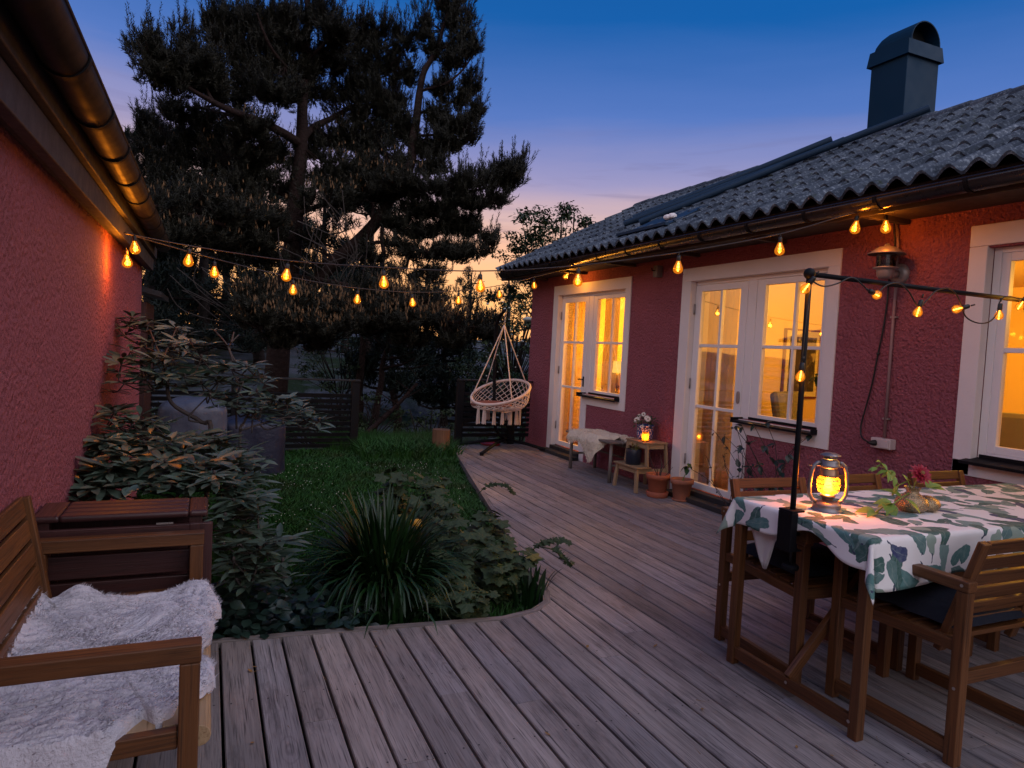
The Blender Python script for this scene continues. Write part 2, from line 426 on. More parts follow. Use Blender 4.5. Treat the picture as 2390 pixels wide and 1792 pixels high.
# room finishes
M['roomwall'] = simple('cream_room_wall', (.74, .54, .26), .8, var=.04, scale=2)
M['roomfloor'] = simple('brown_floor', (.20, .10, .04), .45, var=.3, scale=4)
M['curtain'] = simple('linen_curtain', (.50, .42, .33), .9, var=.1, scale=14, bump=.2, bscale=150, spec=.1)
M['ycurtain'] = simple('ochre_curtain', (.62, .44, .20), .9, var=.1, scale=14, bump=.2, bscale=150, spec=.1)
def curtain_mat(name, c, k):
    m, t, out = material(name); v = t.obj()
    col = t.mix(t.noise(v, 14, 3), tuple(x*.9 for x in c), c)
    d = t.n('ShaderNodeBsdfDiffuse', i={'Color': col}); tl = t.n('ShaderNodeBsdfTranslucent', i={'Color': col})
    mx = t.n('ShaderNodeMixShader', i={0: k}); t.l.new(d.outputs[0], mx.inputs[1]); t.l.new(tl.outputs[0], mx.inputs[2]); t.l.new(mx.outputs[0], out.inputs[0]); return m
M['curtain'] = curtain_mat('sheer_linen', (.85, .74, .58), .5)
M['ycurtain'] = curtain_mat('sheer_ochre', (.92, .80, .52), .6)
M['greysofa'] = simple('grey_upholstery', (.16, .15, .15), .9, var=.1, scale=20, bump=.2, bscale=90, spec=.15)
M['pictureframe'] = simple('dark_red_frame', (.10, .015, .012), .4)
M['mount'] = simple('ivory_mount', (.62, .56, .46), .8, var=.03)
def print_mat():
    m, t, out = material('dark_abstract_print'); v = t.obj()
    n = t.noise(v, 9, 4, .6, .8)
    pbsdf(t, out, t.ramp(n, [(.40, (.022, .018, .016)), (.56, (.05, .04, .035)), (.63, (.34, .30, .25))]), .6); return m
M['print'] = print_mat()
def brick_mat():
    m, t, out = material('ochre_brick_blind'); v = t.obj()
    b = t.n('ShaderNodeTexBrick', i={'Vector': t.vm('MULTIPLY', t.n('ShaderNodeVectorRotate', rotation_type='X_AXIS', i={'Vector': v, 'Angle': PI/2}).outputs[0], (1, 1, 1)), 'Color1': (.55, .36, .12), 'Color2': (.5, .32, .1), 'Mortar': (.65, .5, .3), 'Scale': 4.0, 'Mortar Size': .01})
    pbsdf(t, out, b.outputs[0], .8); return m
def glass_mat(name, tint=(1, 1, 1), refl=1.0):
    m, t, out = material(name)
    tr = t.n('ShaderNodeBsdfTransparent', i={'Color': tint}); gl = t.n('ShaderNodeBsdfGlossy', i={'Roughness': .02})
    fr = t.n('ShaderNodeFresnel', i={'IOR': 1.5})
    mx = t.n('ShaderNodeMixShader', i={0: t.math('MULTIPLY', fr.outputs[0], refl, clamp=True)})
    t.l.new(tr.outputs[0], mx.inputs[1]); t.l.new(gl.outputs[0], mx.inputs[2]); t.l.new(mx.outputs[0], out.inputs[0]); return m
M['pane'] = glass_mat('window_pane_glass', (.95, .96, .96), .42)
M['clearglass'] = glass_mat('ribbed_lamp_glass', (.75, .75, .75), 1.3)
def frosted(name, tint, k):
    m, t, out = material(name)
    tr = t.n('ShaderNodeBsdfTransparent', i={'Color': tint}); tl = t.n('ShaderNodeBsdfTranslucent', i={'Color': tint}); gl = t.n('ShaderNodeBsdfGlossy', i={'Roughness': .05})
    mx = t.n('ShaderNodeMixShader', i={0: k}); t.l.new(tr.outputs[0], mx.inputs[1]); t.l.new(tl.outputs[0], mx.inputs[2])
    m2 = t.n('ShaderNodeMixShader', i={0: .07}); t.l.new(mx.outputs[0], m2.inputs[1]); t.l.new(gl.outputs[0], m2.inputs[2]); t.l.new(m2.outputs[0], out.inputs[0]); return m
M['lampglass'] = frosted('amber_glow_globe', (1.0, .46, .08), .13)  # amber tint and scatter put the flame's glow into the globe
M['jarglass'] = frosted('amber_jar_glass', (1.0, .48, .12), .45)
def bulb_mat():
    m, t, out = material('amber_bulb_glass')
    tr = t.n('ShaderNodeBsdfTransparent', i={'Color': (1, .72, .36)})
    em = t.n('ShaderNodeEmission', i={'Color': (1, .27, .012), 'Strength': .95})
    gl = t.n('ShaderNodeBsdfGlossy', i={'Roughness': .05, 'Color': (1, .8, .5)})
    mx = t.n('ShaderNodeMixShader', i={0: .48}); t.l.new(tr.outputs[0], mx.inputs[1]); t.l.new(em.outputs[0], mx.inputs[2])
    m2 = t.n('ShaderNodeMixShader', i={0: .06}); t.l.new(mx.outputs[0], m2.inputs[1]); t.l.new(gl.outputs[0], m2.inputs[2])
    t.l.new(m2.outputs[0], out.inputs[0]); m.cycles.emission_sampling = 'NONE'; return m
M['bulb'] = bulb_mat()
M['filament'] = emitter('glowing_filament', (1, .52, .10), 22)
def flame_mat(name, c, s):
    m, t, out = material(name)
    e = t.n('ShaderNodeEmission', i={'Color': c, 'Strength': s}); tr = t.n('ShaderNodeBsdfTransparent')
    a = t.n('ShaderNodeAddShader'); t.l.new(e.outputs[0], a.inputs[0]); t.l.new(tr.outputs[0], a.inputs[1]); t.l.new(a.outputs[0], out.inputs[0])
    m.cycles.emission_sampling = 'NONE'; return m
M['flame'] = flame_mat('flame', (1, .58, .14), 8)
M['flame_lo'] = flame_mat('small_candle_flame', (1, .40, .05), 5)
M['shade'] = emitter('lit_lamp_shade', (1, .52, .09), 2.2)
M['lampbody'] = simple('brass_lamp_body', (.5, .33, .12), .3, .7, bump=.8, bscale=40, bdist=.01)
def cloth_mat():
    m, t, out = material('leaf_print_cotton')
    g = t.gc()
    nz = t.n('ShaderNodeTexNoise', i={'Vector': g, 'Scale': 26.0, 'Detail': 2.0}).outputs['Color']
    gw = t.vm('ADD', g, t.vm('SCALE', t.vm('SUBTRACT', nz, (.5, .5, .5)), sc=.030))
    base = t.mix(t.noise(g, 7, 3), (.74, .70, .68), (.84, .81, .80))
    cols = [(.0, (.085, .19, .18)), (.22, (.045, .11, .095)), (.40, (.17, .27, .25)), (.60, (.045, .055, .14)), (.68, (.26, .33, .27)), (.85, (.10, .18, .17))]
    res = base
    for (scale, off, a, b, rnd) in ((5.2, (.13, .4, 0), .105, .046, .85), (6.6, (3.1, 1.7, 0), .088, .030, .9), (8.5, (7.7, 5.2, 0), .052, .027, 1.0)):
        q = t.vm('ADD', gw, off)
        vr = t.vor(q, scale, 'F1', rnd, '2D')
        cc = t.n('ShaderNodeSeparateColor', i={0: vr.outputs['Color']})
        d = t.vm('SUBTRACT', q, vr.outputs['Position'])
        ro = t.n('ShaderNodeVectorRotate', rotation_type='Z_AXIS', i={'Vector': d, 'Angle': t.math('MULTIPLY', cc.outputs[0], 6.28)}).outputs[0]
        s3 = t.n('ShaderNodeSeparateXYZ', i={0: ro})
        ex = t.math('DIVIDE', s3.outputs[0], a); ey = t.math('DIVIDE', s3.outputs[1], b)
        ey2 = t.math('MULTIPLY', ey, t.math('ADD', 1.0, t.math('MULTIPLY', ex, .45)))
        dd = t.math('ADD', t.math('MULTIPLY', ex, ex), t.math('MULTIPLY', ey2, ey2))
        mask = t.mapr(dd, .92, 1.04, 1, 0)
        keep = t.math('GREATER_THAN', cc.outputs[2], .36)
        lc = t.ramp(cc.outputs[1], cols, 'CONSTANT')
        vein = t.mapr(t.math('ABSOLUTE', ey), .03, .09, .35, 0)
        lc = t.mix(vein, lc, (.3, .36, .33))
        lc = t.mix(t.mapr(t.noise(g, 40, 3), .4, .7, 0, .5), lc, t.mix(.5, lc, (.3, .38, .36)))
        res = t.mix(t.math('MULTIPLY', mask, keep), res, lc)
        stem = t.math('MULTIPLY', t.mapr(t.math('ABSOLUTE', t.math('ADD', s3.outputs[1], t.math('MULTIPLY', t.math('MULTIPLY', s3.outputs[0], s3.outputs[0]), 1.5))), .003, .0045, 1, 0),
                      t.math('MULTIPLY', t.math('GREATER_THAN', s3.outputs[0], a*.8), t.math('LESS_THAN', s3.outputs[0], a*1.5)))
        res = t.mix(t.math('MULTIPLY', stem, keep), res, (.05, .06, .10))
    pbsdf(t, out, res, .8, 0, t.bump(t.math('ADD', t.noise(g, 500, 2), t.math('MULTIPLY', t.noise(g, 14, 3), 2.5)), .25, .004), .25); return m
M['cloth'] = cloth_mat()
M['clothback'] = simple('white_cotton_reverse', (.62, .6, .6), .85, var=.06, scale=8, bump=.2, bscale=120, spec=.2)
# ------------------------------------------------------------------ deck, lawn, terrain
EDGE = [(-.62, 3.655), (-.07, 3.588), (.6, 3.538), (1.2, 3.475), (1.55, 3.445), (1.77, 3.50), (1.91, 3.61), (1.985, 3.77), (2.035, 4.0), (2.22, 4.77), (3.43, 9.86), (3.45, 9.9), (4.80, 9.9)]
def yend(x):
    if x <= EDGE[0][0]: return EDGE[0][1]
    for (a, b), (c, d) in zip(EDGE, EDGE[1:]):
        if a <= x <= c: return lerp(b, d, (x-a)/(c-a)) if c > a else d
    return EDGE[-1][1]
mb = MB(); P_, W_ = .1425, .1310
i = 0; x = -.62
while x < 4.72:
    xa, xb = x, min(x+W_, 4.735)
    ya, yb = yend(xa+.001)-.006, yend(xb)-.006
    # butt joints across the board
    y0 = -1.2; cuts = []
    c = y0 + (1.1 if i % 2 else 2.35) + random.choice((0, .0, .55))
    while c < min(ya, yb)-.6: cuts.append(c); c += U(2.2, 3.0)
    segs = [y0] + cuts + [None]
    for k in range(len(segs)-1):
        s0 = segs[k]+.0012 if k else segs[k]
        e = segs[k+1]
        ea, eb = (ya, yb) if e is None else (e-.0012, e-.0012)
        n = random.randint(1, 4000); ox = U(0, 40)
        ch = .004; zj = U(-.0008, .0008)
        prof = [(xa, -.028), (xa, -ch), (xa+ch, 0), (xb-ch, 0), (xb, -ch), (xb, -.028)]
        vs, gs = [], []
        for t in (0, 1):
            for (px_, pz) in prof:
                yy = s0 if t == 0 else lerp(ea, eb, (px_-xa)/(xb-xa))
                vs.append((px_, yy, pz+zj)); gs.append((yy+ox, px_-xa+i*.77, n+.5+pz))
        fs = [(j, j+1, j+7, j+6) for j in range(5)] + [(5, 4, 3, 2, 1, 0), (6, 7, 8, 9, 10, 11)]
        mb.add(vs, fs, gs)
    x += P_; i += 1
deck = mb.build('wooden_deck', M['deck'], kind='structure')
# deck screws: two small dark dimples per board on each joist line
mb = MB()
x = -.62
while x < 3.2:
    for yj in [q*.6-.65 for q in range(12)]:
        for dx in (.028, .108):
            yy = yj + U(-.012, .012)
            if yy < yend(x+dx)-.05:
                r = .0042; cx_, cy_ = x+dx+U(-.004, .004), yy
                mb.add([(cx_+r*math.cos(a), cy_+r*math.sin(a), .0022) for a in [PI*k/3 for k in range(6)]], [tuple(range(6))])
    x += P_
mb.build('deck_screws', M['darkmetal'], deck)
mb = MB()
pts = [V((a, b, 0)) for a, b in EDGE[:-2]]
fine = []
for a, b in zip(pts, pts[1:]):
    n = max(1, int((b-a).length/.25))
    fine += [a+(b-a)*(k/n) for k in range(n)]
fine.append(pts[-1])
nm = []
for k, p in enumerate(fine):
    d = (fine[min(k+1, len(fine)-1)]-fine[max(k-1, 0)]).normalized(); nm.append(V((-d.y, d.x, 0)))
sec = [(0.0, -.0285), (0.0, .0025), (.046, .0025), (.046, -.22), (.02, -.22)]
vs, gs = [], []; acc = 0
for k, p in enumerate(fine):
    if k: acc += (p-fine[k-1]).length
    for (o_, z_) in sec:
        q = p + nm[k]*o_; vs.append((q.x, q.y, z_)); gs.append((acc+3, o_, 77.5+z_))
fs = [(a*5+j, a*5+j+1, (a+1)*5+j+1, (a+1)*5+j) for a in range(len(fine)-1) for j in range(4)]
mb.add(vs, fs, gs); mb.build('edging_board', M['deck'], deck)
# dark ground below the boards
def grid(name, x0, x1, y0, y1, nx, ny, fz, mat, smooth=True, **kw):
    m = MB()
    vs = [(lerp(x0, x1, a/nx), lerp(y0, y1, b/ny), 0) for b in range(ny+1) for a in range(nx+1)]
    vs = [(p[0], p[1], fz(p[0], p[1])) for p in vs]
    m.add(vs, [(b*(nx+1)+a, b*(nx+1)+a+1, (b+1)*(nx+1)+a+1, (b+1)*(nx+1)+a) for b in range(ny) for a in range(nx)])
    return m.build(name, mat, smooth=smooth, **kw)
def zlawn(x, y):
    z = -.12 + .03*noise.noise(V((x*.9, y*.9, 0)))
    # tucked below the boards outside the garden
    if y < yend(min(max(x, -.6), 3.44)) - .02: z = min(z, -.17)
    return z
grid('lawn', -7.9, 5.2, -3.0, 10.85, 100, 106, zlawn, M['turf'], kind='structure')
def zhill(x, y):
    d = math.hypot(x-2, y-5)
    t = max(0, min(1, (y-10.6)/3.0))
    z = -.3 - .9*t*t*(3-2*t)
    t2 = max(0, min(1, (y-14.5)/9)); z += 1.75*t2*t2*(3-2*t2)
    t3 = max(0, min(1, (y-24)/40)); z += 1.6*t3
    z += noise.noise(V((x*.22, y*.22, 3)))*.35*min(1, max(0, (y-11)/6)) + noise.noise(V((x*.9, y*.9, 8)))*.12*min(1, max(0, (y-11)/4))
    if y < 10.8: z = -.3 - (10.8-y)*.05
    return z
grid('hillside', -45, 60, 9.6, 110, 150, 140, zhill, M['rock'], kind='structure')
grid('far_ground', -600, 600, -600, 900, 12, 12, lambda x, y: -3.2, M['turf'], kind='structure')

# ------------------------------------------------------------------ right-hand house
TS = .5206
house = thing('red_house', 'long red stucco house on the right with a grey tiled roof and lit windows', 'house', (4.74, 5, 0))
H = house
DY = -3.09
XW = 4.74
ops = [0, DY]
mb = MB()
zt = 2.78
def wbox(y0, y1, z0, z1): mb.box(XW, 4.98, y0, y1, z0, z1)
wbox(9.21, 9.95, -.2, zt)
for d in ops:
    wbox(7.40+d, 9.21+d, 2.32, zt); wbox(7.40+d, 8.35+d, -.2, .93); wbox(8.35+d, 9.21+d, -.2, .085)
wbox(9.21+DY, 7.40, -.2, zt)
wbox(3.02, 7.40+DY, -.2, zt)
wbox(1.0, 3.02, 2.33, zt); wbox(1.0, 3.02, -.2, .905); wbox(-1.7, 1.0, -.2, zt)
mb.prism([(XW, -.2), (8.8, -.2), (8.8, 2.8), (6.78, 3.92), (XW, 2.8)], 9.95, 10.15, 'y')
mb.prism([(XW, -.2), (8.8, -.2), (8.8, 2.8), (6.78, 3.92), (XW, 2.8)], -1.9, -1.7, 'y')
mb.box(8.6, 8.8, -1.7, 9.95, -.2, zt)
mb.build('wall', M['stucco'], H)
# rooms
mb = MB()
mb.box(4.985, 8.595, -1.69, 9.94, 2.5, 2.56)
mb.box(4.985, 8.595, 6.66, 6.76, .1, 2.5)
mb.box(8.56, 8.594, -1.69, 6.66, .1, 2.5); mb.box(8.56, 8.594, 6.76, 9.94, .1, 2.5)
mb.box(4.985, 8.56, 9.90, 9.945, .1, 2.5); mb.box(4.985, 8.56, -1.695, -1.65, .1, 2.5)
mb.build('room_wall', M['roomwall'], H)
mb = MB(); mb.box(4.985, 8.595, -1.69, 9.94, .0, .098); mb.build('room_floor', M['roomfloor'], H)
# white plaster bands
def surround(y_out0, y_in0, y_in1, y_out1, ztop_in, ztop_out, zbot, L):
    """runs from the small-Y side (y_out0) to the large-Y side (y_out1)"""
    m = MB(); xf = 4.727
    def b(y0, y1, z0, z1, back=4.80): m.box(xf, back, y0, y1, z0, z1)
    b(y_out0, y_out1, ztop_in-.003, ztop_out)
    b(y_out0, y_in0+.003, zbot+.001, ztop_in-.004)
    if L:
        b(y_in1-.003, y_out1, 0.0, ztop_in-.004)
        b(y_in0+.004, y_in1-.86, zbot, .928)
        b(y_in1-.86-.001, y_in1-.86+.001, .10, .2)
        m.box(xf, 4.80, y_in1-.975, y_in1-.861, 0, zbot-.001)
    else:
        b(y_in1-.003, y_out1, zbot+.001, ztop_in-.004)
        b(y_out0, y_out1, zbot-.001, .902)
    return m.build('window_surround', M['trim'], H, bevel=.006)
for d in ops: surround(7.28+d, 7.40+d, 9.21+d, 9.36+d, 2.32, 2.457, .79, True)
surround(.86, 1.0, 3.02, 3.14, 2.345, 2.486, .795, False)
def sash(m, xf, y0, y1, z0, z1, w, dpt=.05, wz=None):
    wz = wz or w
    m.box(xf, xf+dpt, y0, y0+w, z0, z1); m.box(xf, xf+dpt, y1-w, y1, z0, z1)
    m.box(xf+.001, xf+dpt-.001, y0+w, y1-w, z0, z0+wz); m.box(xf+.001, xf+dpt-.001, y0+w, y1-w, z1-wz, z1)
def pane(parent, x, y0, y1, z0, z1):
    m = MB(); m.box(x, x+.005, y0, y1, z0, z1); return m.build('glass', M['pane'], parent)
for k, d in enumerate(ops):
    # door leaf
    m = MB(); sash(m, 4.797, 8.415+d, 9.205+d, .106, 2.274, .098, .05, .068)
    m.box(4.803, 4.845, 8.785+d, 8.815+d, .17, 2.21)
    for z in (.985, 1.632): m.box(4.806, 4.842, 8.51+d, 9.10+d, z-.016, z+.016)
    door = m.build('patio_door', M['frame'], H, bevel=.004)
    pane(door, 4.822, 8.50+d, 9.11+d, .16, 2.215)
    for z in (.40, 1.22, 2.02):
        m = MB(); m.tube([(4.785, 9.198+d, z-.055), (4.785, 9.198+d, z+.055)], .009, 8); m.build('hinge', M['lampmetal'], door, smooth=True)
    m = MB()
    if k == 0:
        m.box(4.785, 4.797, 8.435+d, 8.46+d, 1.02, 1.16); m.tube([(4.79, 8.447+d, 1.12), (4.755, 8.447+d, 1.12), (4.75, 8.52+d, 1.118)], .008, 8)
        m.build('door_handle', M['blackmetal'], door, bevel=.002)
    else:
        m.prism([(8.447+d+.022*math.cos(a), 1.13+.062*math.copysign(abs(math.sin(a))**.6, math.sin(a))) for a in [2*PI*q/16 for q in range(16)]], 4.782, 4.797, 'x')
        m.build('door_handle', M['lampmetal'], door, bevel=.003)
    # window beside the door
    m = MB()
    m.box(4.801, 4.87, 7.405+d, 9.206+d, 2.278, 2.322)
    m.box(4.801, 4.87, 8.30+d, 8.411+d, .931, 2.277); m.box(4.801, 4.87, 8.352+d, 8.411+d, .09, .930)
    sash(m, 4.808, 7.402+d, 8.298+d, .932, 2.276, .105, .05, .055)
    m.box(4.814, 4.85, 7.805+d, 7.835+d, .98, 2.23); m.box(4.816, 4.848, 7.5+d, 8.2+d, 1.62, 1.65)
    win = m.build('window', M['frame'], H, bevel=.004)
    pane(win, 4.832, 7.49+d, 8.21+d, .98, 2.23)
    m = MB()
    m.prism([(4.648, .896), (4.648, .914), (4.80, .9305), (4.80, .925), (4.655, .908), (4.655, .896)], 7.395+d, 8.375+d, 'y')
    m.box(4.79, 4.80, 7.41+d, 8.29+d, .9305, .955)
    for yy in (7.3955+d, 8.3715+d): m.box(4.65, 4.80, yy, yy+.003, .90, .945)
    m.build('window_sill', M['blackmetal'], win)
    m = MB()
    m.box(4.70, 4.80, 8.37+d, 9.20+d, .001, .10)
    m.build('threshold', M['step'], H, bevel=.004)
    m = MB(); m.box(4.57, 4.699, 8.30+d, 9.28+d, .001, .052); m.build('door_step', M['step'], H, bevel=.006)
    m = MB(); m.box(4.872, 4.983, 9.2005+d, 9.2085+d, .10, 2.31); m.box(4.872, 4.983, 7.41+d, 9.20+d, 2.3105, 2.3185); m.box(4.872, 4.983, 7.4015+d, 7.4095+d, .94, 2.31)
    m.build('inner_reveal', M['frame'], H)
# third window
m = MB(); sash(m, 4.801, 1.01, 3.017, .906, 2.345, .05, .07)
sash(m, 4.808, 1.06, 2.967, .957, 2.294, .055, .05)
m.box(4.815, 4.85, 1.1, 2.93, 1.635, 1.668); m.box(4.812, 4.853, 1.98, 2.03, 1.0, 2.26)
win = m.build('window', M['frame'], H, bevel=.004); pane(win, 4.832, 1.1, 2.92, 1.0, 2.26)
m = MB(); m.prism([(4.648, .882), (4.648, .902), (4.80, .922), (4.80, .916), (4.656, .896), (4.656, .882)], .97, 3.045, 'y')
m.box(4.79, 4.80, 1.02, 3.0, .922, .945)
m.build('window_sill', M['blackmetal'], win)
# eaves
m = MB(); m.box(4.275, 4.735, -1.9, 10.28, 2.60, 2.622); m.box(4.25, 4.274, -1.9, 10.30, 2.565, 2.70)
for y in [q*1.2-1.2 for q in range(10)]: m.box(4.30, 4.73, y, y+.05, 2.565, 2.599)
m.bar((4.25, 10.31, 2.655), (6.78, 10.31, 2.655+2.53*TS), .022, .13, up=(0, 0, 1))
m.build('fascia', M['soffit'], H)
def gutter(parent, xr, xi, z, y0, y1, mat, seglen, bx):
    r = abs(xi-xr)/2; cx_ = (xr+xi)/2
    m = MB(); n = 12
    prof = [(cx_ + math.copysign(r, xr-cx_)*math.cos(PI*k/n), z - r*math.sin(PI*k/n)*1.05) for k in range(n+1)]
    vs = [(a, y, b) for y in (y0, y1) for a, b in prof]
    m.add(vs, [(k, k+1, n+2+k, n+1+k) for k in range(n)])
    g = m.build('gutter', mat, parent, smooth=True, solid=.004)
    m = MB(); m.tube([(xr, y0, z+.004), (xr, y1, z+.004)], .0075, 8); 
    for ye in (y0, y1): m.prism(prof, ye-.0015, ye+.0015, 'y')
    m.build('gutter_rim', mat, g, smooth=False)
    y = y0+.35
    while y < y1:
        m = MB()
        arc = [(cx_ + math.copysign(r+.004, xr-cx_)*math.cos(PI*k/n), z - (r+.004)*math.sin(PI*k/n)*1.05) for k in range(n+1)]
        arc2 = [(cx_ + math.copysign(r+.009, xr-cx_)*math.cos(PI*k/n), z - (r+.009)*math.sin(PI*k/n)*1.05) for k in range(n+1)]
        m.prism(arc + arc2[::-1], y, y+bx, 'y')
        m.build('gutter_bracket', M['blackmetal'], g)
        y += seglen
    return g
gutter(H, 4.13, 4.262, 2.655, -1.9, 10.12, M['gutter'], .62, .028)
# roof tiles
def zroof(x): return 2.70+(x-4.20)*TS
cth, sth = math.cos(math.atan(TS)), math.sin(math.atan(TS))
mb = MB(); NC, CL = 8, 2.91/8
ys = []
y = -1.9
while y <= 10.34: ys.append(y); y += .018
def wave(y):
    t = (y/.18) % 1.0
    s_ = .5+.5*math.cos(2*PI*(t-.35+.06*math.sin(2*PI*t)))
    return .062*s_**1.25
ny = len(ys)
rowp = 0
for c in range(NC):
    def P(u, off, y): return (4.20+u*cth-off*sth, y, 2.70+u*sth+off*cth)
    u0, u1 = c*CL-(.0 if c else .015), (c+1)*CL+.03
    jit = [U(-.008, .008) for q in range(80)]
    vs = []
    for (kind_) in range(4):
        for yy in ys:
            w = wave(yy); j = jit[int((yy+1.9)/.18)]
            if kind_ == 0: vs.append(P(u0+j, w+.004, yy))        # under edge
            elif kind_ == 1: vs.append(P(u0+j, w+.026, yy))      # nose
            elif kind_ == 2: vs.append(P((u0+u1)/2, w+.015, yy))
            else: vs.append(P(u1, w+.004, yy))
    mb.add(vs, [(k*ny+a, k*ny+a+1, (k+1)*ny+a+1, (k+1)*ny+a) for k in range(3) for a in range(ny-1)])
roof = mb.build('roof', M['tile'], H, smooth=False)
m = MB()
m.add([(4.26, -1.9, zroof(4.26)-.02), (4.26, 10.33, zroof(4.26)-.02), (6.78, 10.33, zroof(6.78)-.02), (6.78, -1.9, zroof(6.78)-.02), (9.3, -1.9, zroof(4.26)-.02), (9.3, 10.33, zroof(4.26)-.02)], [(0, 1, 2, 3), (3, 2, 5, 4)])
m.build('roof_underlay', M['soffit'], roof, solid=.02)
m = MB()
for q in range(34):
    y0 = -1.9+q*.36; c = V((6.78, y0, zroof(6.78)+.028))
    prof = [(c.x+.115*math.cos(PI*k/8), c.z-.03+.085*math.sin(PI*k/8)) for k in range(9)]
    vs = [(a, yy, b+dz) for yy, dz in ((y0, .012), (y0+.385, 0)) for a, b in prof]
    m.add(vs, [(k, k+1, 10+k, 9+k) for k in range(8)]); m.add([vs[k] for k in range(9)] , [tuple(range(9))])
m.build('ridge_cap', M['tile'], roof, solid=.012)
# chimney
m = MB(); m.box(6.80, 7.30, 5.36, 5.81, 3.7, 4.90); ch = m.build('chimney', M['chimney'], H, bevel=.006)
m = MB()
for (x0, x1, y0, y1, z0, z1, f) in ((6.765, 7.335, 5.325, 5.845, 4.872, 5.035, .018),):
    vs = [(x0, y0, z0), (x1, y0, z0), (x1, y1, z0), (x0, y1, z0), (x0+f, y0+f, z1), (x1-f, y0+f, z1), (x1-f, y1-f, z1), (x0+f, y1-f, z1)]
    m.add(vs, [(3, 2, 1, 0), (4, 5, 6, 7), (0, 1, 5, 4), (1, 2, 6, 5), (2, 3, 7, 6), (3, 0, 4, 7)])
n = 16; cx_, r = 7.05, .232
out = [(cx_+r*math.cos(PI*k/n), 5.036+r*math.sin(PI*k/n)) for k in range(n+1)]
inn = [(cx_+(r-.012)*math.cos(PI*k/n), 5.036+(r-.012)*math.sin(PI*k/n)) for k in range(n+1)]
m.prism(out+inn[::-1], 5.345, 5.70, 'y')
back = []
for y_, s_ in ((5.70, 1.0), (5.77, .9), (5.81, .72), (5.825, .45)):
    back += [(cx_+(a-cx_)*(1-(1-s_)*.25), y_, 5.036+(b-5.036)*s_) for a, b in out]
m.add(back, [(q*(n+1)+k, q*(n+1)+k+1, (q+1)*(n+1)+k+1, (q+1)*(n+1)+k) for q in range(3) for k in range(n)])
m.add([(cx_-r, 5.825, 5.036), (cx_+r, 5.825, 5.036)]+[], [])
cap = m.build('chimney_cap', M['chimney'], ch)
m = MB(); m.prism([(a, b) for a, b in inn], 5.50, 5.52, 'y'); m.box(6.84, 7.26, 5.36, 5.8, 5.037, 5.042); m.build('flue_shade', M['flue_shade'], ch)  # black plate and floor paint in the shade of the arch opening

# ------------------------------------------------------------------ left-hand building
lb = thing('red_outbuilding', 'pinkish red rough stucco wall on the left under dark eaves and a brown gutter', 'building', (-.6, 4, 0))
m = MB(); m.box(-4.5, -.6, -1.6, 7.56, -.25, 2.33); m.build('wall', M['stucco'], lb)
m = MB()
m.box(-.56, -.515, -1.8, 7.72, 2.082, 2.195); m.box(-.53, -.487, -1.8, 7.72, 2.2, 2.335)
m.box(-.597, -.562, -1.8, 7.70, 2.10, 2.32)
m.build('fascia', M['fascia'], lb, bevel=.004)
gutter(lb, -.352, -.482, 2.312, -1.8, 7.42, M['gutter2'], .56, .03)
m = MB()
m.add([(-.42, -1.9, 2.36), (-.42, 7.75, 2.36), (-4.7, 7.75, 4.0), (-4.7, -1.9, 4.0)], [(0, 1, 2, 3)])
m.build('roof', M['tile'], lb, solid=.05)
shed = thing('garden_shed', 'small dark shed with a lean-to roof just behind the end of the left wall', 'shed', (-1.2, 9.6, 0))
m = MB(); m.box(-2.6, -.66, 9.0, 10.2, -.2, 1.82); m.build('wall', M['darkwood'], shed)
m = MB(); m.prism([(-2.8, 2.45), (-2.8, 2.50), (-.5, 1.94), (-.5, 1.88)], 8.85, 10.35, 'y'); m.build('roof', M['darkmetal'], shed)
m = MB(); m.box(-.658, -.65, 9.2, 9.7, .9, 1.55); m.build('window', M['clearglass'], shed)

# ------------------------------------------------------------------ fences
def fence(x0, x1, Y, posts, ztop, zs, label, base=-.2):
    t = thing('slat_fence', label, 'fence', (x0, Y, base), 'black slatted garden fences')
    for px_ in posts:
        m = MB(); m.box(px_-.055, px_+.055, Y-.02, Y+.06, base, ztop-.012); m.build('post', M['blackmetal'], t, bevel=.004)
    m = MB(); m.box(x0, x1, Y-.035, Y+.05, ztop-.011, ztop+.014); m.build('top_rail', M['darkmetal'], t, bevel=.004)
    z = zs
    while z > base+.13:
        m = MB(); m.prism([(Y+.000, z), (Y+.022, z-.055), (Y+.030, z-.052), (Y+.008, z+.003)], x0+.02, x1-.02, 'x')
        m.build('slat', M['darkmetal'], t); z -= .079
    return t
fence(-1.4, 2.0, 9.95, (-1.3, .35, 1.94), .93, .735, 'black slatted fence along the far lawn, behind the covered grill')
fence(3.47, 4.72, 9.94, (3.525, 4.38), .985, .80, 'black slatted fence at the deck end, behind the hanging chair', .0)
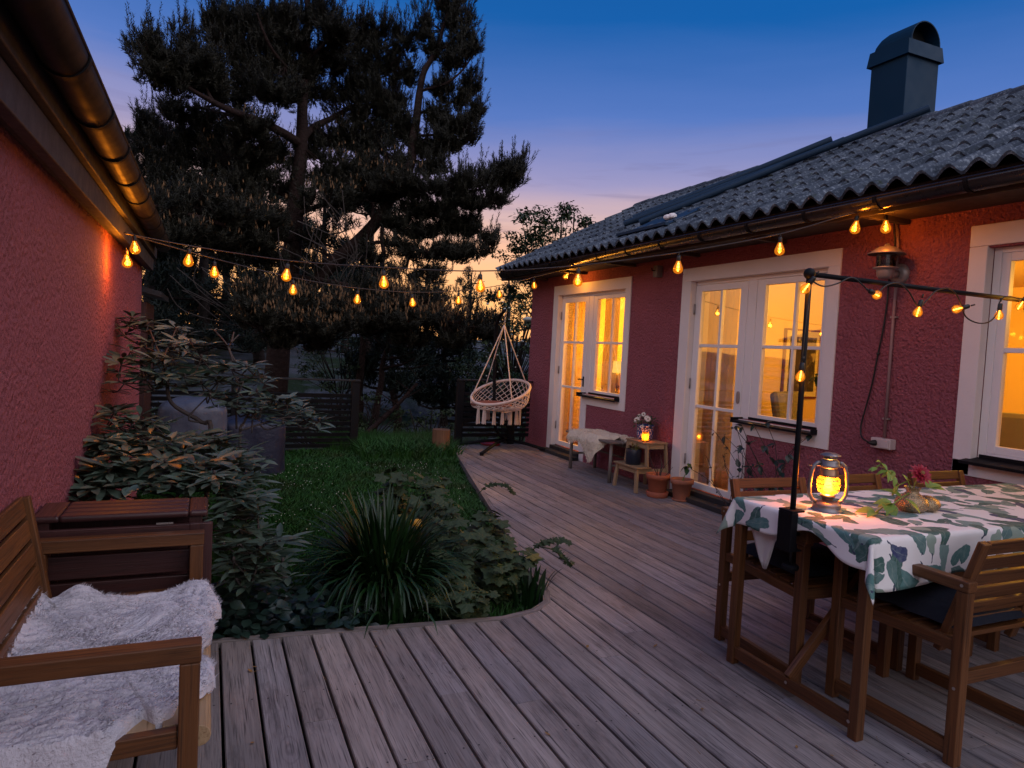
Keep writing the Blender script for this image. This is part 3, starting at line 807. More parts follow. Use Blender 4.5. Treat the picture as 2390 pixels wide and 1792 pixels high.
# ------------------------------------------------------------------ garden armchairs round the table
def make_chair(label):
    """local frame: centre on the floor, front towards +y"""
    t = thing('garden_armchair', label, 'chair', (0, 0, 0), 'brown slatted armchairs at the table')
    w, wd = M['acacia'], .29
    for s in (-1, 1):
        x = s*(wd-.022)
        for y in (-.278, .278):
            m = MB(); m.bar((x, y, 0), (x, y, .672), .042, .046, up=(0, 1, 0)); m.build('leg', w, t, bevel=.004)
        m = MB(); m.bar((x, -.305, .694), (x, .31, .694), .052, .042); m.build('arm', w, t, bevel=.005)
        m = MB(); m.bar((x, -.255, .058), (x, .255, .058), .028, .056); m.build('runner', w, t, bevel=.003)
        m = MB(); m.bar((x, -.255, .458), (x, .255, .442), .03, .044); m.build('seat_rail', w, t, bevel=.003)
        for (y, z) in ((-.278, .25), (-.278, .69), (.278, .44)):
            pass
        m = MB()
        m.lathe([(0, 0), (.006, 0), (.0065, .002), (0, .0021)], (s*(wd-.0), -.278, .30), 8, (s, 0, 0)); m.build('screw', M['screw'], t)
        m = MB(); m.lathe([(0, 0), (.006, 0), (.0065, .002), (0, .0021)], (s*(wd+.004), -.278, .697), 8, (s, 0, 0)); m.build('screw', M['screw'], t)
    m = MB(); m.bar((-wd+.044, -.282, .34), (wd-.044, -.282, .34), .026, .05); m.build('stretcher', w, t, bevel=.003)
    m = MB(); m.bar((-wd+.04, .27, .44), (wd-.04, .27, .44), .026, .05); m.build('front_rail', w, t, bevel=.003)
    m = MB()
    for k in range(6):
        y = .235-k*.085; m.bar((-wd+.038, y, .467), (wd-.038, y, .467), .062, .018)
    m.build('seat', w, t, bevel=.002)
    b0, b1 = V((0, -.165, .40)), V((0, -.305, .862)); d = (b1-b0).normalized(); n = V((0, d.z, -d.y))
    for s in (-1, 1):
        m = MB(); x = s*(wd-.068); m.bar(b0+V((x, 0, 0)), b1+V((x, 0, 0)), .044, .03, up=n); m.build('back_post', w, t, bevel=.004)
    z = .838
    k = 0
    while z > .47:
        f = (z-.40)/.462; c = b0.lerp(b1, f)
        m = MB(); h = .053; m.bar(c+V((-wd+.088, 0, 0)), c+V((wd-.088, 0, 0)), .018, h, up=d); m.build('back_slat', w, t, bevel=.003)
        z -= .0655; k += 1
    return t
def make_cushion(label):
    t_ = MB(); n = 14
    def top(a, b): return .055*(1-abs(a)**5)**.5*(1-abs(b)**5)**.5
    vs = []
    for sgn in (1, -1):
        for j in range(n+1):
            for i_ in range(n+1):
                a, b = -1+2*i_/n, -1+2*j/n
                z = top(a, b)*(1 if sgn > 0 else .35)*sgn
                pinch = 1+.02*math.sin(a*7)*math.sin(b*6)
                vs.append((a*.235*pinch, b*.235, .505+z+.004*noise.noise(V((a*3, b*3, sgn)))))
    N_ = (n+1)**2; fs = []
    for j in range(n):
        for i_ in range(n):
            q = j*(n+1)+i_
            fs.append((q, q+1, q+n+2, q+n+1)); fs.append((N_+q+n+1, N_+q+n+2, N_+q+1, N_+q))
    t_.add(vs, fs)
    o = t_.build('seat_cushion', M['navy'], None, smooth=True); tag(o, label, 'cushion', 'navy seat cushions')
    return o
ch = make_chair('slatted armchair tucked under the near side of the table, its back towards us')
cu_ = make_cushion('navy cushion in the near armchair under the table')
CH = [(2.905, 1.935, 0, 'slatted armchair tucked under the near side of the table, its back towards us', 'navy cushion in the armchair nearest us'),
      (2.80, 2.575, PI-R(4), 'slatted armchair at the left end of the table, behind the black pole', 'navy cushion in the far armchair at the left end of the table'),
      (3.445, 2.585, PI, 'slatted armchair on the far side of the table, behind the lantern and vine', 'navy cushion in the far middle armchair'),
      (4.205, 2.585, PI, 'slatted armchair on the far side of the table, nearest the house wall', 'navy cushion in the armchair by the house wall')]
for k, (x, y, rz, l1, l2) in enumerate(CH):
    if k == 0:
        ch.location = (x, y, 0); ch.rotation_euler = (0, 0, rz); ch['label'] = l1
        cu_.location = (x, y, 0); cu_.rotation_euler = (0, 0, rz); cu_['label'] = l2
    elif k < 3:
        dup(ch, (x, y, 0), rz, l1); c = cu_.copy(); COL.objects.link(c); c.location = (x, y, 0); c.rotation_euler = (0, 0, rz); c['label'] = l2
    else:
        dup(ch, (x, y, 0), rz, l1)
# ------------------------------------------------------------------ table
TX0, TX1, TY0, TY1, TZ = 2.405, 4.56, 1.89, 2.648, .822
tb = thing('garden_table', 'long brown wooden garden table under a leaf print cloth', 'table', (3.4, 2.27, 0))
w = M['acacia']
for x in (TX0+.021, TX1-.021):
    for y in (TY0+.021, TY1-.021):
        m = MB(); m.bar((x, y, 0), (x, y, TZ-.03), .044, .044, up=(0, 1, 0)); m.build('leg', w, tb, bevel=.004)
    m = MB(); m.bar((x, TY0+.043, .06), (x, TY1-.043, .06), .028, .056); m.build('foot_rail', w, tb, bevel=.003)
m = MB(); m.bar((TX0+.02, 2.27, .085), (3.02, 2.27, .70), .028, .046); m.build('brace', w, tb, bevel=.003)
m = MB(); m.bar((TX1-.02, 2.27, .085), (3.9, 2.27, .70), .028, .046); m.build('brace', w, tb, bevel=.003)
m = MB(); m.bar((TX0+.05, 2.27, .73), (TX1-.05, 2.27, .73), .04, .06); m.build('top_rail', w, tb, bevel=.003)
m = MB()
for k in range(7):
    y = TY0+.054+k*.1083; m.bar((TX0, y, TZ-.015), (TX1, y, TZ-.015), .10, .024)
m.build('tabletop', w, tb, bevel=.003)
m = MB(); m.lathe([(0, 0), (.007, 0), (.0075, .002), (0, .0021)], (TX0+.007, 2.27, .066), 8, (-1, 0, 0)); m.build('screw', M['screw'], tb)
m = MB(); m.lathe([(0, 0), (.007, 0), (.0075, .002), (0, .0021)], (TX0+.0, 1.93, .066), 8, (-1, 0, 0)); m.build('screw', M['screw'], tb)
# tablecloth
def cloth():
    m = MB()
    OL, ON, OF, OR = .17, .215, .17, .12
    # a shallower hem where the clamp and flap are
    st = .0155
    ss = [-OL+q*st for q in range(int((TX1-TX0+OL+OR)/st)+1)]
    tt = [-ON+q*st for q in range(int((TY1-TY0+ON+OF)/st)+1)]
    Wd, Ln = TY1-TY0, TX1-TX0
    vs, gs = [], []
    for t_ in tt:
        for s_ in ss:
            es = max(0, -s_, s_-Ln); et = max(0, -t_, t_-Wd)
            cx_, cy_ = min(max(s_, 0), Ln), min(max(t_, 0), Wd)
            nx, ny_ = (-1 if s_ < 0 else 1), (-1 if t_ < 0 else 1)
            # hem length varies along the left end: folded up near the middle
            x, y, z = TX0+cx_, TY0+cy_, TZ+.003
            z += .0016*noise.noise(V((s_*5, t_*5, 1)))
            if es or et:
                hem = 1.0
                if es and not et:
                    hem = .80 - .42*math.exp(-((cy_-.30)/.17)**2) + .05*math.sin(cy_*17)
                if et and not es:
                    hem = .92 + .07*math.sin(cx_*5.3+1) + .06*noise.noise(V((cx_*2, 0, 4)))
                if es and et: hem = .88
                dd = math.hypot(es, et)*hem
                # a rounded edge, then the drop
                r = .014
                a = min(dd/r, PI/2); out = r*math.sin(a); dn = r*(1-math.cos(a)) + max(0, dd-r*PI/2)
                k = dn/.2
                if es and et:
                    g = math.atan2(et, es)
                    fold = (.030*math.cos(4*(g-PI/4)) + .045*math.sin(2*g))*k
                    x += nx*(math.cos(g)*(out+fold)); y += ny_*(math.sin(g)*(out+fold))
                elif es:
                    x += nx*(out + k*(.010+.022*noise.noise(V((cy_*6, 2, 1)))+.016*math.sin(cy_*15)))
                else:
                    x += .0
                    y += ny_*(out + k*(.012+.030*noise.noise(V((cx_*4.4, 5, 1)))+.022*math.sin(cx_*8.2+.6)))
                z -= dn
            vs.append((x, y, z)); gs.append((s_, t_, 0))
    nx_ = len(ss)
    m.add(vs, [(b*nx_+a, b*nx_+a+1, (b+1)*nx_+a+1, (b+1)*nx_+a) for b in range(len(tt)-1) for a in range(nx_-1)], gs)
    o = m.build('tablecloth', M['cloth'], None, smooth=True, solid=.0022)
    return o
tc = tag(cloth(), 'white tablecloth printed with green and navy leaves over the garden table', 'tablecloth')
m = MB()
a, b, c, d_ = V((2.418, 2.60, .762)), V((2.425, 2.36, .772)), V((2.455, 2.43, .60)), V((2.45, 2.49, .515))
e_ = V((2.44, 2.585, .63))
def flap(p, q, r_, s_, n=7):
    vs = [p.lerp(q, i/n).lerp(s_.lerp(r_, i/n), j/n) + V((.006*math.sin(i*1.3+j*.8), 0, 0)) for j in range(n+1) for i in range(n+1)]
    m.add(vs, [(j*(n+1)+i, j*(n+1)+i+1, (j+1)*(n+1)+i+1, (j+1)*(n+1)+i) for j in range(n) for i in range(n)])
flap(a, b, d_+V((0, -.015, 0)), d_)
m.build('turned_up_corner', M['clothback'], tc, smooth=True, solid=.0022)
# ------------------------------------------------------------------ clamp-on light pole
pl = thing('light_pole', 'black clamp-on pole with a crossbar over the table', 'pole', (2.39, 2.285, .66))
m = MB(); m.tube([(2.395, 2.285, .70), (2.397, 2.285, 1.30), (2.40, 2.29, 1.885)], .0125, 12); m.build('upright', M['blackmetal'], pl, smooth=True)
m = MB(); m.tube([(2.40, 2.29, 1.89), (4.55, 2.29, 1.885)], .0115, 12); m.build('crossbar', M['blackmetal'], pl, smooth=True)
m = MB(); m.ball((2.40, 2.29, 1.892), .025, 16, 10); m.build('joint', M['blackmetal'], pl, smooth=True)
m = MB(); m.box(2.352, 2.390, 2.245, 2.325, .675, .842); m.box(2.352, 2.428, 2.245, 2.325, .8422, .852); m.box(2.352, 2.428, 2.245, 2.325, .668, .6748); m.build('clamp', M['blackmetal'], pl, bevel=.003)
m = MB(); m.tube([(2.405, 2.285, .755), (2.405, 2.285, .600)], .0055, 8); m.build('clamp_screw', M['darkmetal'], pl, smooth=True)
m = MB(); m.lathe([(0, 0), (.034, 0), (.037, .006), (.037, .016), (.03, .022), (0, .022)], (2.405, 2.285, .580), 16); m.build('clamp_knob', M['blackmetal'], pl, smooth=False)
# ------------------------------------------------------------------ oil lantern
LX, LY, LZ = 2.635, 2.315, TZ+.004
ln = thing('oil_lantern', 'lit weathered hurricane lantern standing on the tablecloth', 'lantern', (LX, LY, LZ))
def lt(prof, name, mat, smooth=True, seg=28, dz=0):
    m = MB(); m.lathe(prof, (LX, LY, LZ+dz), seg); return m.build(name, mat, ln, smooth=smooth)
lt([(0, .0), (.066, 0), (.068, .004), (.066, .008), (.063, .010), (.060, .026), (.061, .030), (.059, .034), (.045, .043), (.026, .047), (0, .048)], 'fuel_tank', M['galv'])
lt([(.022, .047), (.024, .05), (.024, .060), (.032, .064), (.034, .070), (.022, .076), (.012, .080), (0, .081)], 'burner', M['tin'])
lt([(.030, .079), (.043, .088), (.050, .108), (.052, .128), (.048, .148), (.040, .160), (.040, .163)], 'globe', M['lampglass'])
lt([(.041, .161), (.042, .170), (.040, .172), (.039, .190), (.034, .196), (.034, .199)], 'burner_collar', M['tin'])
lt([(.034, .200), (.036, .203), (.046, .207), (.047, .212), (.042, .216), (.042, .228), (.039, .233), (.033, .238), (.030, .240)], 'hood', M['galv'])
lt([(.029, .241), (.029, .252), (.046, .256), (.045, .259), (.022, .270), (0, .272)], 'vent_cap', M['galv'])
lt([(0, .0), (.016, .006), (.021, .018), (.017, .036), (.008, .056), (0, .072)], 'flame', M['flame'], dz=.083)
sd_ = V((cr0.x, cr0.y, 0))
for s in (-1, 1):
    pts = [(.050, .036), (.070, .050), (.084, .075), (.087, .12), (.081, .175), (.070, .208), (.055, .222), (.040, .224)]
    m = MB(); m.tube([V((LX, LY, LZ+z)) + sd_*(s*r) for r, z in pts], .009, 10); m.build('side_tube', M['galv'], ln, smooth=True)
m = MB()
for q in (-.35, 0, .35):
    m.tube([V((LX, LY, LZ)) + sd_*(.048*math.sin(a)) + V((0, 0, .125+q*.06)) + cr0.cross(V((0, 0, 1)))*(.054*math.cos(a)) for a in [PI*2*k/24 for k in range(25)]], .0012, 5)
m.build('globe_guard', M['galv'], ln)
m = MB()
m.tube([V((LX, LY, LZ)) + sd_*(.09*math.cos(a)) + V((0, 0, .205)) + V((-.30, -.9, .12)).normalized()*(-.085*math.sin(a)) for a in [PI*k/16 for k in range(17)]], .0018, 6)
m.build('bail_handle', M['galv'], ln)
# ------------------------------------------------------------------ vase with a crimson flower and a vine
VX, VY = 3.10, 2.21
vs_ = thing('flower_vase', 'low crackled gold glass vase holding a crimson flower and a green vine', 'vase', (VX, VY, TZ+.004))
m = MB()
def knob(c, r, sc): m.ball(c, r, 16, 10, sc)
m.lathe([(0, 0), (.045, .001), (.068, .018), (.074, .040), (.064, .064), (.040, .080), (.026, .092), (.030, .106), (.038, .116)], (VX-.035, VY, TZ+.004), 22)
m.lathe([(0, 0), (.03, .001), (.055, .016), (.062, .034), (.05, .056), (.02, .072), (0, .074)], (VX+.055, VY-.01, TZ+.004), 20)
m.build('body', M['vasegold'], vs_, smooth=True)
m = MB()
fc = V((VX-.015, VY-.02, TZ+.185)); fd = V((-.25, -.75, .55)).normalized()
e1 = fd.cross(V((0, 0, 1))).normalized(); e2 = e1.cross(fd)
for ring, (L, tilt, n) in enumerate(((.058, .12, 16), (.046, .4, 13), (.033, .75, 10))):
    for k in range(n):
        a = 2*PI*k/n + ring*.3 + U(-.1, .1)
        d0 = (e1*math.cos(a)+e2*math.sin(a))*math.cos(tilt)+fd*math.sin(tilt)
        m.leaf(fc+fd*(.004*ring), d0, fd, L*U(.85, 1.1), .017, .12, 2, .6)
m.build('flower', M['petal_r'], vs_)
m = MB(); m.ball(fc+fd*.012, .012, 10, 6); m.build('flower_centre', M['stamen'], vs_, smooth=True)
m = MB(); m.tube([(VX-.035, VY, TZ+.09), (VX-.03, VY-.005, TZ+.14), fc-fd*.006], .0028, 6)
vine = [V((VX-.04, VY, TZ+.10)), V((VX-.075, VY+.0, TZ+.15)), V((VX-.13, VY+.005, TZ+.13)), V((VX-.155, VY+.01, TZ+.175)), V((VX-.20, VY+.015, TZ+.20)), V((VX-.235, VY+.02, TZ+.235)), V((VX-.265, VY+.02, TZ+.215))]
m.tube(vine, .003, 6)
vine2 = [V((VX-.04, VY, TZ+.10)), V((VX-.12, VY-.01, TZ+.075)), V((VX-.19, VY-.02, TZ+.05)), V((VX-.26, VY-.03, TZ+.045)), V((VX-.31, VY-.03, TZ+.02))]
m.tube(vine2, .003, 6); m.build('stem', M['limeleaf'], vs_, smooth=True)
m = MB()
for p in vine[1:]+[vine[3]+V((0, 0, .02)), vine[4]]:
    for q in range(2): m.leaf(p, (U(-1, .4), U(-.6, .3), U(-.8, .5)), (U(-.4, .4), U(-.8, -.2), 1), U(.035, .06), U(.016, .026), .4, 3)
for p in vine2[1:]+[vine2[2]]:
    for q in range(2): m.leaf(p, (U(-1, .2), U(-.7, .4), U(-.3, .5)), (U(-.3, .3), U(-.6, 0), 1), U(.07, .12), U(.035, .055), .5, 4)
for k in range(5): m.leaf((VX+.03, VY-.02, TZ+.12), (U(.3, 1), U(-.6, .4), U(-.1, .7)), (U(-.4, .4), -.5, 1), U(.05, .085), U(.03, .04), .35, 3)
m.build('leaves', M['limeleaf'], vs_, smooth=True)
# ------------------------------------------------------------------ lounge bench, lower left
bn = thing('lounge_armchair', 'wide brown slatted lounge armchair in the left foreground', 'armchair', (-.28, 2.4, 0))
for (y) in (1.89, 2.955):
    m = MB(); m.bar((-.60, y, .696), (.004, y, .696), .056, .048); m.build('arm', w, bn, bevel=.004)
    m = MB(); m.bar((-.022, y, 0), (-.022, y, .671), .048, .05, up=(0, 1, 0)); m.build('leg', w, bn, bevel=.004)
    m = MB(); m.bar((-.545, y, 0), (-.545, y, .671), .048, .05, up=(0, 1, 0)); m.build('leg', w, bn, bevel=.004)
    m = MB(); m.bar((-.52, y, .462), (-.047, y, .474), .03, .048); m.build('seat_rail', w, bn, bevel=.003)
m = MB()
for k in range(7):
    x = -.05-k*.083; m.bar((x, 1.91, .488-.012*k*.35), (x, 2.935, .488-.012*k*.35), .066, .018)
m.tube([(.004, 1.93, .445), (.004, 2.915, .445)], .029, 12)
m.build('seat', M['pine'], bn, bevel=.002)
for y in (1.95, 2.895):
    m = MB(); m.bar((-.505, y, .44), (-.588, y, .89), .036, .05, up=(1, 0, .2)); m.build('back_post', w, bn, bevel=.004)
for k in range(5):
    f = (.865-k*.083-.44)/.45; x = lerp(-.505, -.588, f)
    m = MB(); m.bar((x, 1.968, .862-k*.083), (x, 2.877, .862-k*.083), .018, .068, up=(-.18, 0, 1)); m.build('back_slat', w, bn, bevel=.003)
m = MB(); m.lathe([(0, 0), (.008, 0), (.0085, .002), (0, .0021)], (-.018, 1.864, .375), 8, (0, -1, 0)); m.build('screw', M['screw'], bn)
def fleece(name, mat, outline, zf, step, amp, label, thick=.03, tuft=.02, ntuft=9000, scale=1.0, dirv=(1, 0)):
    """a woolly hide: outline polygon in plan, zf(x, y) the surface it lies on"""
    xs = [p[0] for p in outline]; ys_ = [p[1] for p in outline]
    def inside(x, y):
        c = False; n = len(outline); j = n-1
        for i_ in range(n):
            xi, yi = outline[i_]; xj, yj = outline[j]
            if (yi > y) != (yj > y) and x < (xj-xi)*(y-yi)/(yj-yi)+xi: c = not c
            j = i_
        return c
    def edge(x, y):
        best = 9
        n = len(outline)
        for i_ in range(n):
            a = V((*outline[i_], 0)); b = V((*outline[(i_+1) % n], 0)); p = V((x, y, 0))
            ab = b-a; t_ = max(0, min(1, (p-a).dot(ab)/ab.dot(ab))); best = min(best, (p-a-ab*t_).length)
        return best
    def wz(x, y):
        q = V((x, y, 0))*scale
        wv = V((noise.noise(q*7), noise.noise(q*7+V((5, 3, 1))), 0))*.05
        s1 = V(((q.x+wv.x)*15, (q.y+wv.y)*50, 0)); s2 = V(((q.x+wv.x)*34, (q.y+wv.y)*95, 3))
        r = math.sqrt(abs(noise.noise(s1))); r2 = math.sqrt(abs(noise.noise(s2)))
        return amp*(r*1.0+r2*.40-.75) + amp*.9*noise.noise(q*6)
    # rings of vertices from the middle out to the edge of the hide
    cx_, cy_ = -.27, 2.40
    NT_, NR = 460, 150; vs = []; m = MB()
    for k in range(NT_):
        a = 2*PI*k/NT_; dx, dy = math.cos(a), math.sin(a); best = 0
        for i_ in range(len(outline)):
            (x1, y1), (x2, y2) = outline[i_], outline[(i_+1) % len(outline)]
            ex, ey = x2-x1, y2-y1; den = dx*ey-dy*ex
            if abs(den) < 1e-9: continue
            t_ = ((x1-cx_)*ey-(y1-cy_)*ex)/den; u_ = ((x1-cx_)*dy-(y1-cy_)*dx)/den
            if t_ > 0 and -1e-6 <= u_ <= 1.000001: best = max(best, t_)
        rad_ = best*(1+.012*noise.noise(V((dx*9, dy*9, 4)))+.010*noise.noise(V((dx*30, dy*30, 9))))
        for j in range(NR+1):
            f_ = (j/NR)**.8; x, y = cx_+dx*rad_*f_, cy_+dy*rad_*f_
            e = rad_*(1-f_); h = thick*math.sqrt(max(0, 1-(1-min(1, e/.032))**2))
            vs.append((x, y, zf(x, y)+h+wz(x, y)*min(1, e/.03)-(.012 if j == NR else 0)))
    m.add(vs, [(k*(NR+1)+j, k*(NR+1)+j+1, ((k+1) % NT_)*(NR+1)+j+1, ((k+1) % NT_)*(NR+1)+j) for k in range(NT_) for j in range(NR)])
    for k in range(ntuft):
        p = V(random.choice(vs)); a = noise.noise(V((p.x*9, p.y*9, 2)))*4
        m.blade(p-V((0, 0, .004)), V((math.cos(a)*.8, math.sin(a)*.8, U(.25, .7))), tuft*U(.5, 1.25), .0028)
    o = m.build(name, mat, None, smooth=True)
    return o
def zbench(x, y):
    z = .494
    if x > .02: z -= (x-.02)*.5
    if y < 1.868 and x < -.08: z -= min(.20, (1.868-y)*3.4)
    if x < -.50: z += (-.50-x)*.9
    z += .030*math.exp(-((x+.10)**2+(y-2.62)**2)/.010) + .035*math.exp(-((x+.40)**2+(y-2.86)**2)/.004) + .03*math.exp(-((x+.02)**2+(y-2.84)**2)/.008)
    return z
OUT = [(-.60, 2.60), (-.585, 2.72), (-.55, 2.74), (-.56, 2.90), (-.535, 2.905), (-.50, 2.86), (-.43, 2.89), (-.38, 2.905), (-.33, 2.86), (-.25, 2.855), (-.13, 2.875), (-.05, 2.90), (.02, 2.87), (.062, 2.78), (.070, 2.70), (.048, 2.66), (.042, 2.55), (.030, 2.44), (.005, 2.38), (.000, 2.28), (.042, 2.22), (.046, 2.14), (.010, 2.06), (-.045, 2.02), (-.06, 1.95), (-.10, 1.93), (-.13, 1.975), (-.165, 1.90), (-.21, 1.845), (-.27, 1.822), (-.34, 1.815), (-.44, 1.82), (-.56, 1.83), (-.60, 2.1)]
fl = fleece('sheepskin', M['wool'], OUT, zbench, .0062, .021, '', .034, .017, 42000, .72)
tag(fl, 'large shaggy white sheepskin spread over the lounge armchair seat', 'sheepskin', 'sheepskins')
# ------------------------------------------------------------------ folded drop-leaf table behind the bench
dt = thing('drop_leaf_table', 'folded dark brown drop-leaf table behind the lounge armchair', 'table', (-.28, 3.2, 0))
w = M['darkwood']
m = MB()
for k in range(4): m.bar((-.50, 3.075+k*.066, .768), (-.055, 3.075+k*.066, .768), .063, .026)
m.bar((-.02, 3.045, .768), (-.02, 3.305, .768), .07, .026); m.bar((-.545, 3.045, .768), (-.545, 3.305, .768), .09, .026)
m.build('top', w, dt, bevel=.010)
m = MB()
m.bar((-.60, 3.035, .69), (-.02, 3.035, .69), .022, .085); 
for k in range(5): m.bar((-.54, 3.036, .585-k*.104), (-.04, 3.036, .585-k*.104), .02, .088)
m.bar((-.008, 3.034, .11), (-.008, 3.034, .735), .026, .085, up=(1, 0, 0)); m.bar((-.575, 3.034, .11), (-.575, 3.034, .647), .026, .06, up=(1, 0, 0))
m.build('drop_leaf', w, dt, bevel=.003)
for x in (-.03, -.56):
    for y in (3.09, 3.28):
        m = MB(); m.bar((x, y, 0), (x, y, .754), .05, .05, up=(0, 1, 0)); m.build('leg', w, dt, bevel=.003)
m = MB(); m.box(-.54, -.05, 3.26, 3.28, .05, .74); m.build('rear_leaf', w, dt)
m = MB()
m.box(-.17, -.11, 3.0225, 3.026, .737, .744); m.build('hinge', M['screw'], dt)
# ------------------------------------------------------------------ bench, stool and pots by the house
wb = thing('wooden_bench', 'low silvered wooden bench against the house wall under the sheepskin', 'bench', (4.48, 7.33, 0))
w = M['greywood']
m = MB()
for k in range(3): m.bar((4.315+k*.155, 6.76, .475-.004*(k == 1)), (4.315+k*.155, 7.86, .475), .148, .024)
m.build('seat', w, wb, bevel=.005)
for y in (6.84, 7.79):
    for x in (4.30, 4.66):
        m = MB(); m.tube([(x, y, .462), (x, y+.004, 0)], .021, 10, rr=[.019, .023]); m.build('leg', w, wb, smooth=True)
    m = MB(); m.tube([(4.30, y, .20), (4.66, y, .20)], .013, 8); m.build('stretcher', w, wb, smooth=True)
m = MB(); m.bar((4.48, 6.84, .437), (4.48, 7.79, .437), .05, .05); m.build('under_rail', w, wb)
m = MB(); m.tube([(4.66, 6.84, .24), (4.66, 7.79, .24)], .013, 8); m.build('stretcher', w, wb, smooth=True)
def wool_drape():
    m = MB(); nu, nv = 110, 70
    vs = []
    for i_ in range(nu+1):
        u = i_/nu; y = lerp(7.74, 6.80, u)
        # how far the hide hangs in front of the seat
        hang = .07+.23*math.exp(-((u-.60)/.17)**2) + .05*math.exp(-((u-.12)/.12)**2)
        back = .40 - .14*math.exp(-((u-.02)/.10)**2) - .20*max(0, (u-.80)/.2)**1.5
        front = 1.0 if u < .72 else max(.0, 1-(u-.72)/.16)
        x_edge = 4.238 if u < .72 else lerp(4.238, 4.46, min(1, (u-.72)/.16))
        for j in range(nv+1):
            v = j/nv; Lx = back if u < .72 else max(.06, 4.66-x_edge-.03*u)
            tot = Lx + hang*front; s_ = v*tot
            r = .022*(min(1, 9*u, 9*(1-u), 8*v+.15, 8*(1-v)+.15))**.5
            nz = noise.noise(V((y*9, s_*9, 3)))*.018 + (1-abs(noise.noise(V((y*34, s_*22, 1)))))*.016 + .012*noise.noise(V((y*70, s_*70, 4)))
            if s_ < Lx: p = V((x_edge+Lx-s_, y+.02*noise.noise(V((s_*8, 1, 2))), .489+r+nz))
            else:
                q = s_-Lx; a = min(1, q/.05)
                p = V((x_edge-.012*a-nz*a-r*a*.6, y+.02*noise.noise(V((s_*8, 1, 2))), .489+r*(1-a)+nz*(1-a)-q+.02*(a*(1-a))))
            vs.append(p)
    m.add(vs, [(i_*(nv+1)+j, i_*(nv+1)+j+1, (i_+1)*(nv+1)+j+1, (i_+1)*(nv+1)+j) for i_ in range(nu) for j in range(nv)])
    for k in range(7000):
        p = V(random.choice(vs)); m.blade(p, V((U(-.9, .1), U(-.5, .5), U(-.9, .4))), U(.02, .04), .006)
    return m.build('sheepskin', M['wool2'], None, smooth=True)
tag(wool_drape(), 'cream sheepskin draped over the low bench by the house wall', 'sheepskin', 'sheepskins')
stl = thing('step_stool', 'small pale wooden two-step stool beside the bench', 'step stool', (4.48, 6.49, 0))
w = M['pine']
m = MB(); m.box(4.395, 4.685, 6.285, 6.695, .527, .546); m.build('top_step', w, stl, bevel=.004)
m = MB(); m.box(4.265, 4.46, 6.255, 6.725, .262, .281); m.build('lower_step', w, stl, bevel=.004)
for y, s in ((6.31, -1), (6.67, 1)):
    m = MB(); m.bar((4.665, y, .526), (4.70, y+s*.035, 0), .04, .026, up=(1, 0, 0)); m.build('leg', w, stl, bevel=.003)
    m = MB(); m.bar((4.42, y, .526), (4.415, y+s*.03, .282), .04, .026, up=(1, 0, 0)); m.build('leg', w, stl, bevel=.003)
    m = MB(); m.bar((4.30, y+s*.012, .261), (4.285, y+s*.038, 0), .042, .03, up=(1, 0, 0)); m.build('leg', w, stl, bevel=.003)
    m = MB(); m.bar((4.445, y+s*.002, .498), (4.645, y+s*.002, .498), .018, .05); m.build('apron', w, stl, bevel=.002)
    m = MB(); m.bar((4.32, y+s*.018, .232), (4.672, y+s*.018, .232), .018, .05); m.build('apron', w, stl, bevel=.002)
m = MB(); m.bar((4.418, 6.325, .498), (4.418, 6.655, .498), .018, .05); m.build('apron', w, stl, bevel=.002)
m = MB(); m.bar((4.298, 6.33, .232), (4.298, 6.65, .232), .018, .05); m.build('apron', w, stl, bevel=.002)
def pot(name, label, c, prof, mat, soil_r, soil_z, seg=28, group=None, cat='flower pot'):
    t_ = thing(name, label, cat, c, group)
    m = MB(); m.lathe(prof, c, seg); m.build('pot', mat, t_, smooth=False, bevel=0)
    for p in kids(t_)[-1].data.polygons: p.use_smooth = True
    m = MB(); m.lathe([(soil_r, soil_z), (soil_r*.5, soil_z+.006), (0, soil_z+.008)], c, 16); m.build('soil', M['soil'], t_)
    return t_
PROF = [(0, 0), (.080, 0), (.082, .005), (.104, .165), (.118, .167), (.124, .215), (.118, .217), (.108, .215), (.104, .19), (.098, .16)]
p1 = pot('potted_plant', 'terracotta pot with dry stems, standing in a saucer next to the step stool', (4.43, 6.085, .012), [(a*1.05, b*1.08) for a, b in PROF], M['terracotta'], .105, .19, group='terracotta pots by the door', cat='potted plant')
m = MB(); m.lathe([(0, 0), (.108, 0), (.113, .006), (.118, .058), (.112, .06), (.106, .012), (0, .01)], (4.43, 6.085, .001), 28); m.build('saucer', M['terracotta'], p1, smooth=True)
m = MB()
for k in range(7):
    b = V((4.43+U(-.03, .05), 6.085+U(-.05, .04), .2)); a = V((U(-.12, .12), U(-.14, .14), U(.10, .30)))
    m.tube([b, b+a*.5+V((U(-.02, .02), U(-.02, .02), 0)), b+a], .004, 5, rr=[.005, .0035, .002])
m.build('dry_stems', M['twig'], p1)
p2 = pot('potted_plant', 'terracotta pot with white lime stains and one small seedling by the door', (4.575, 5.865, .012), PROF, M['terra_old'], .102, .175, group='terracotta pots by the door', cat='potted plant')
m = MB(); m.lathe([(0, 0), (.085, 0), (.094, .004), (.098, .020), (.092, .021), (.085, .008), (0, .006)], (4.575, 5.865, .001), 24); m.build('saucer', M['terra_old'], p2, smooth=True)
st = [V((4.575, 5.865, .185)), V((4.585, 5.85, .25)), V((4.60, 5.825, .31)), V((4.60, 5.815, .38)), V((4.60, 5.82, .44))]
m = MB(); m.tube(st, .005, 6, rr=[.006, .005, .004, .003, .0015]); m.build('stem', M['limeleaf'], p2, smooth=True)
m = MB()
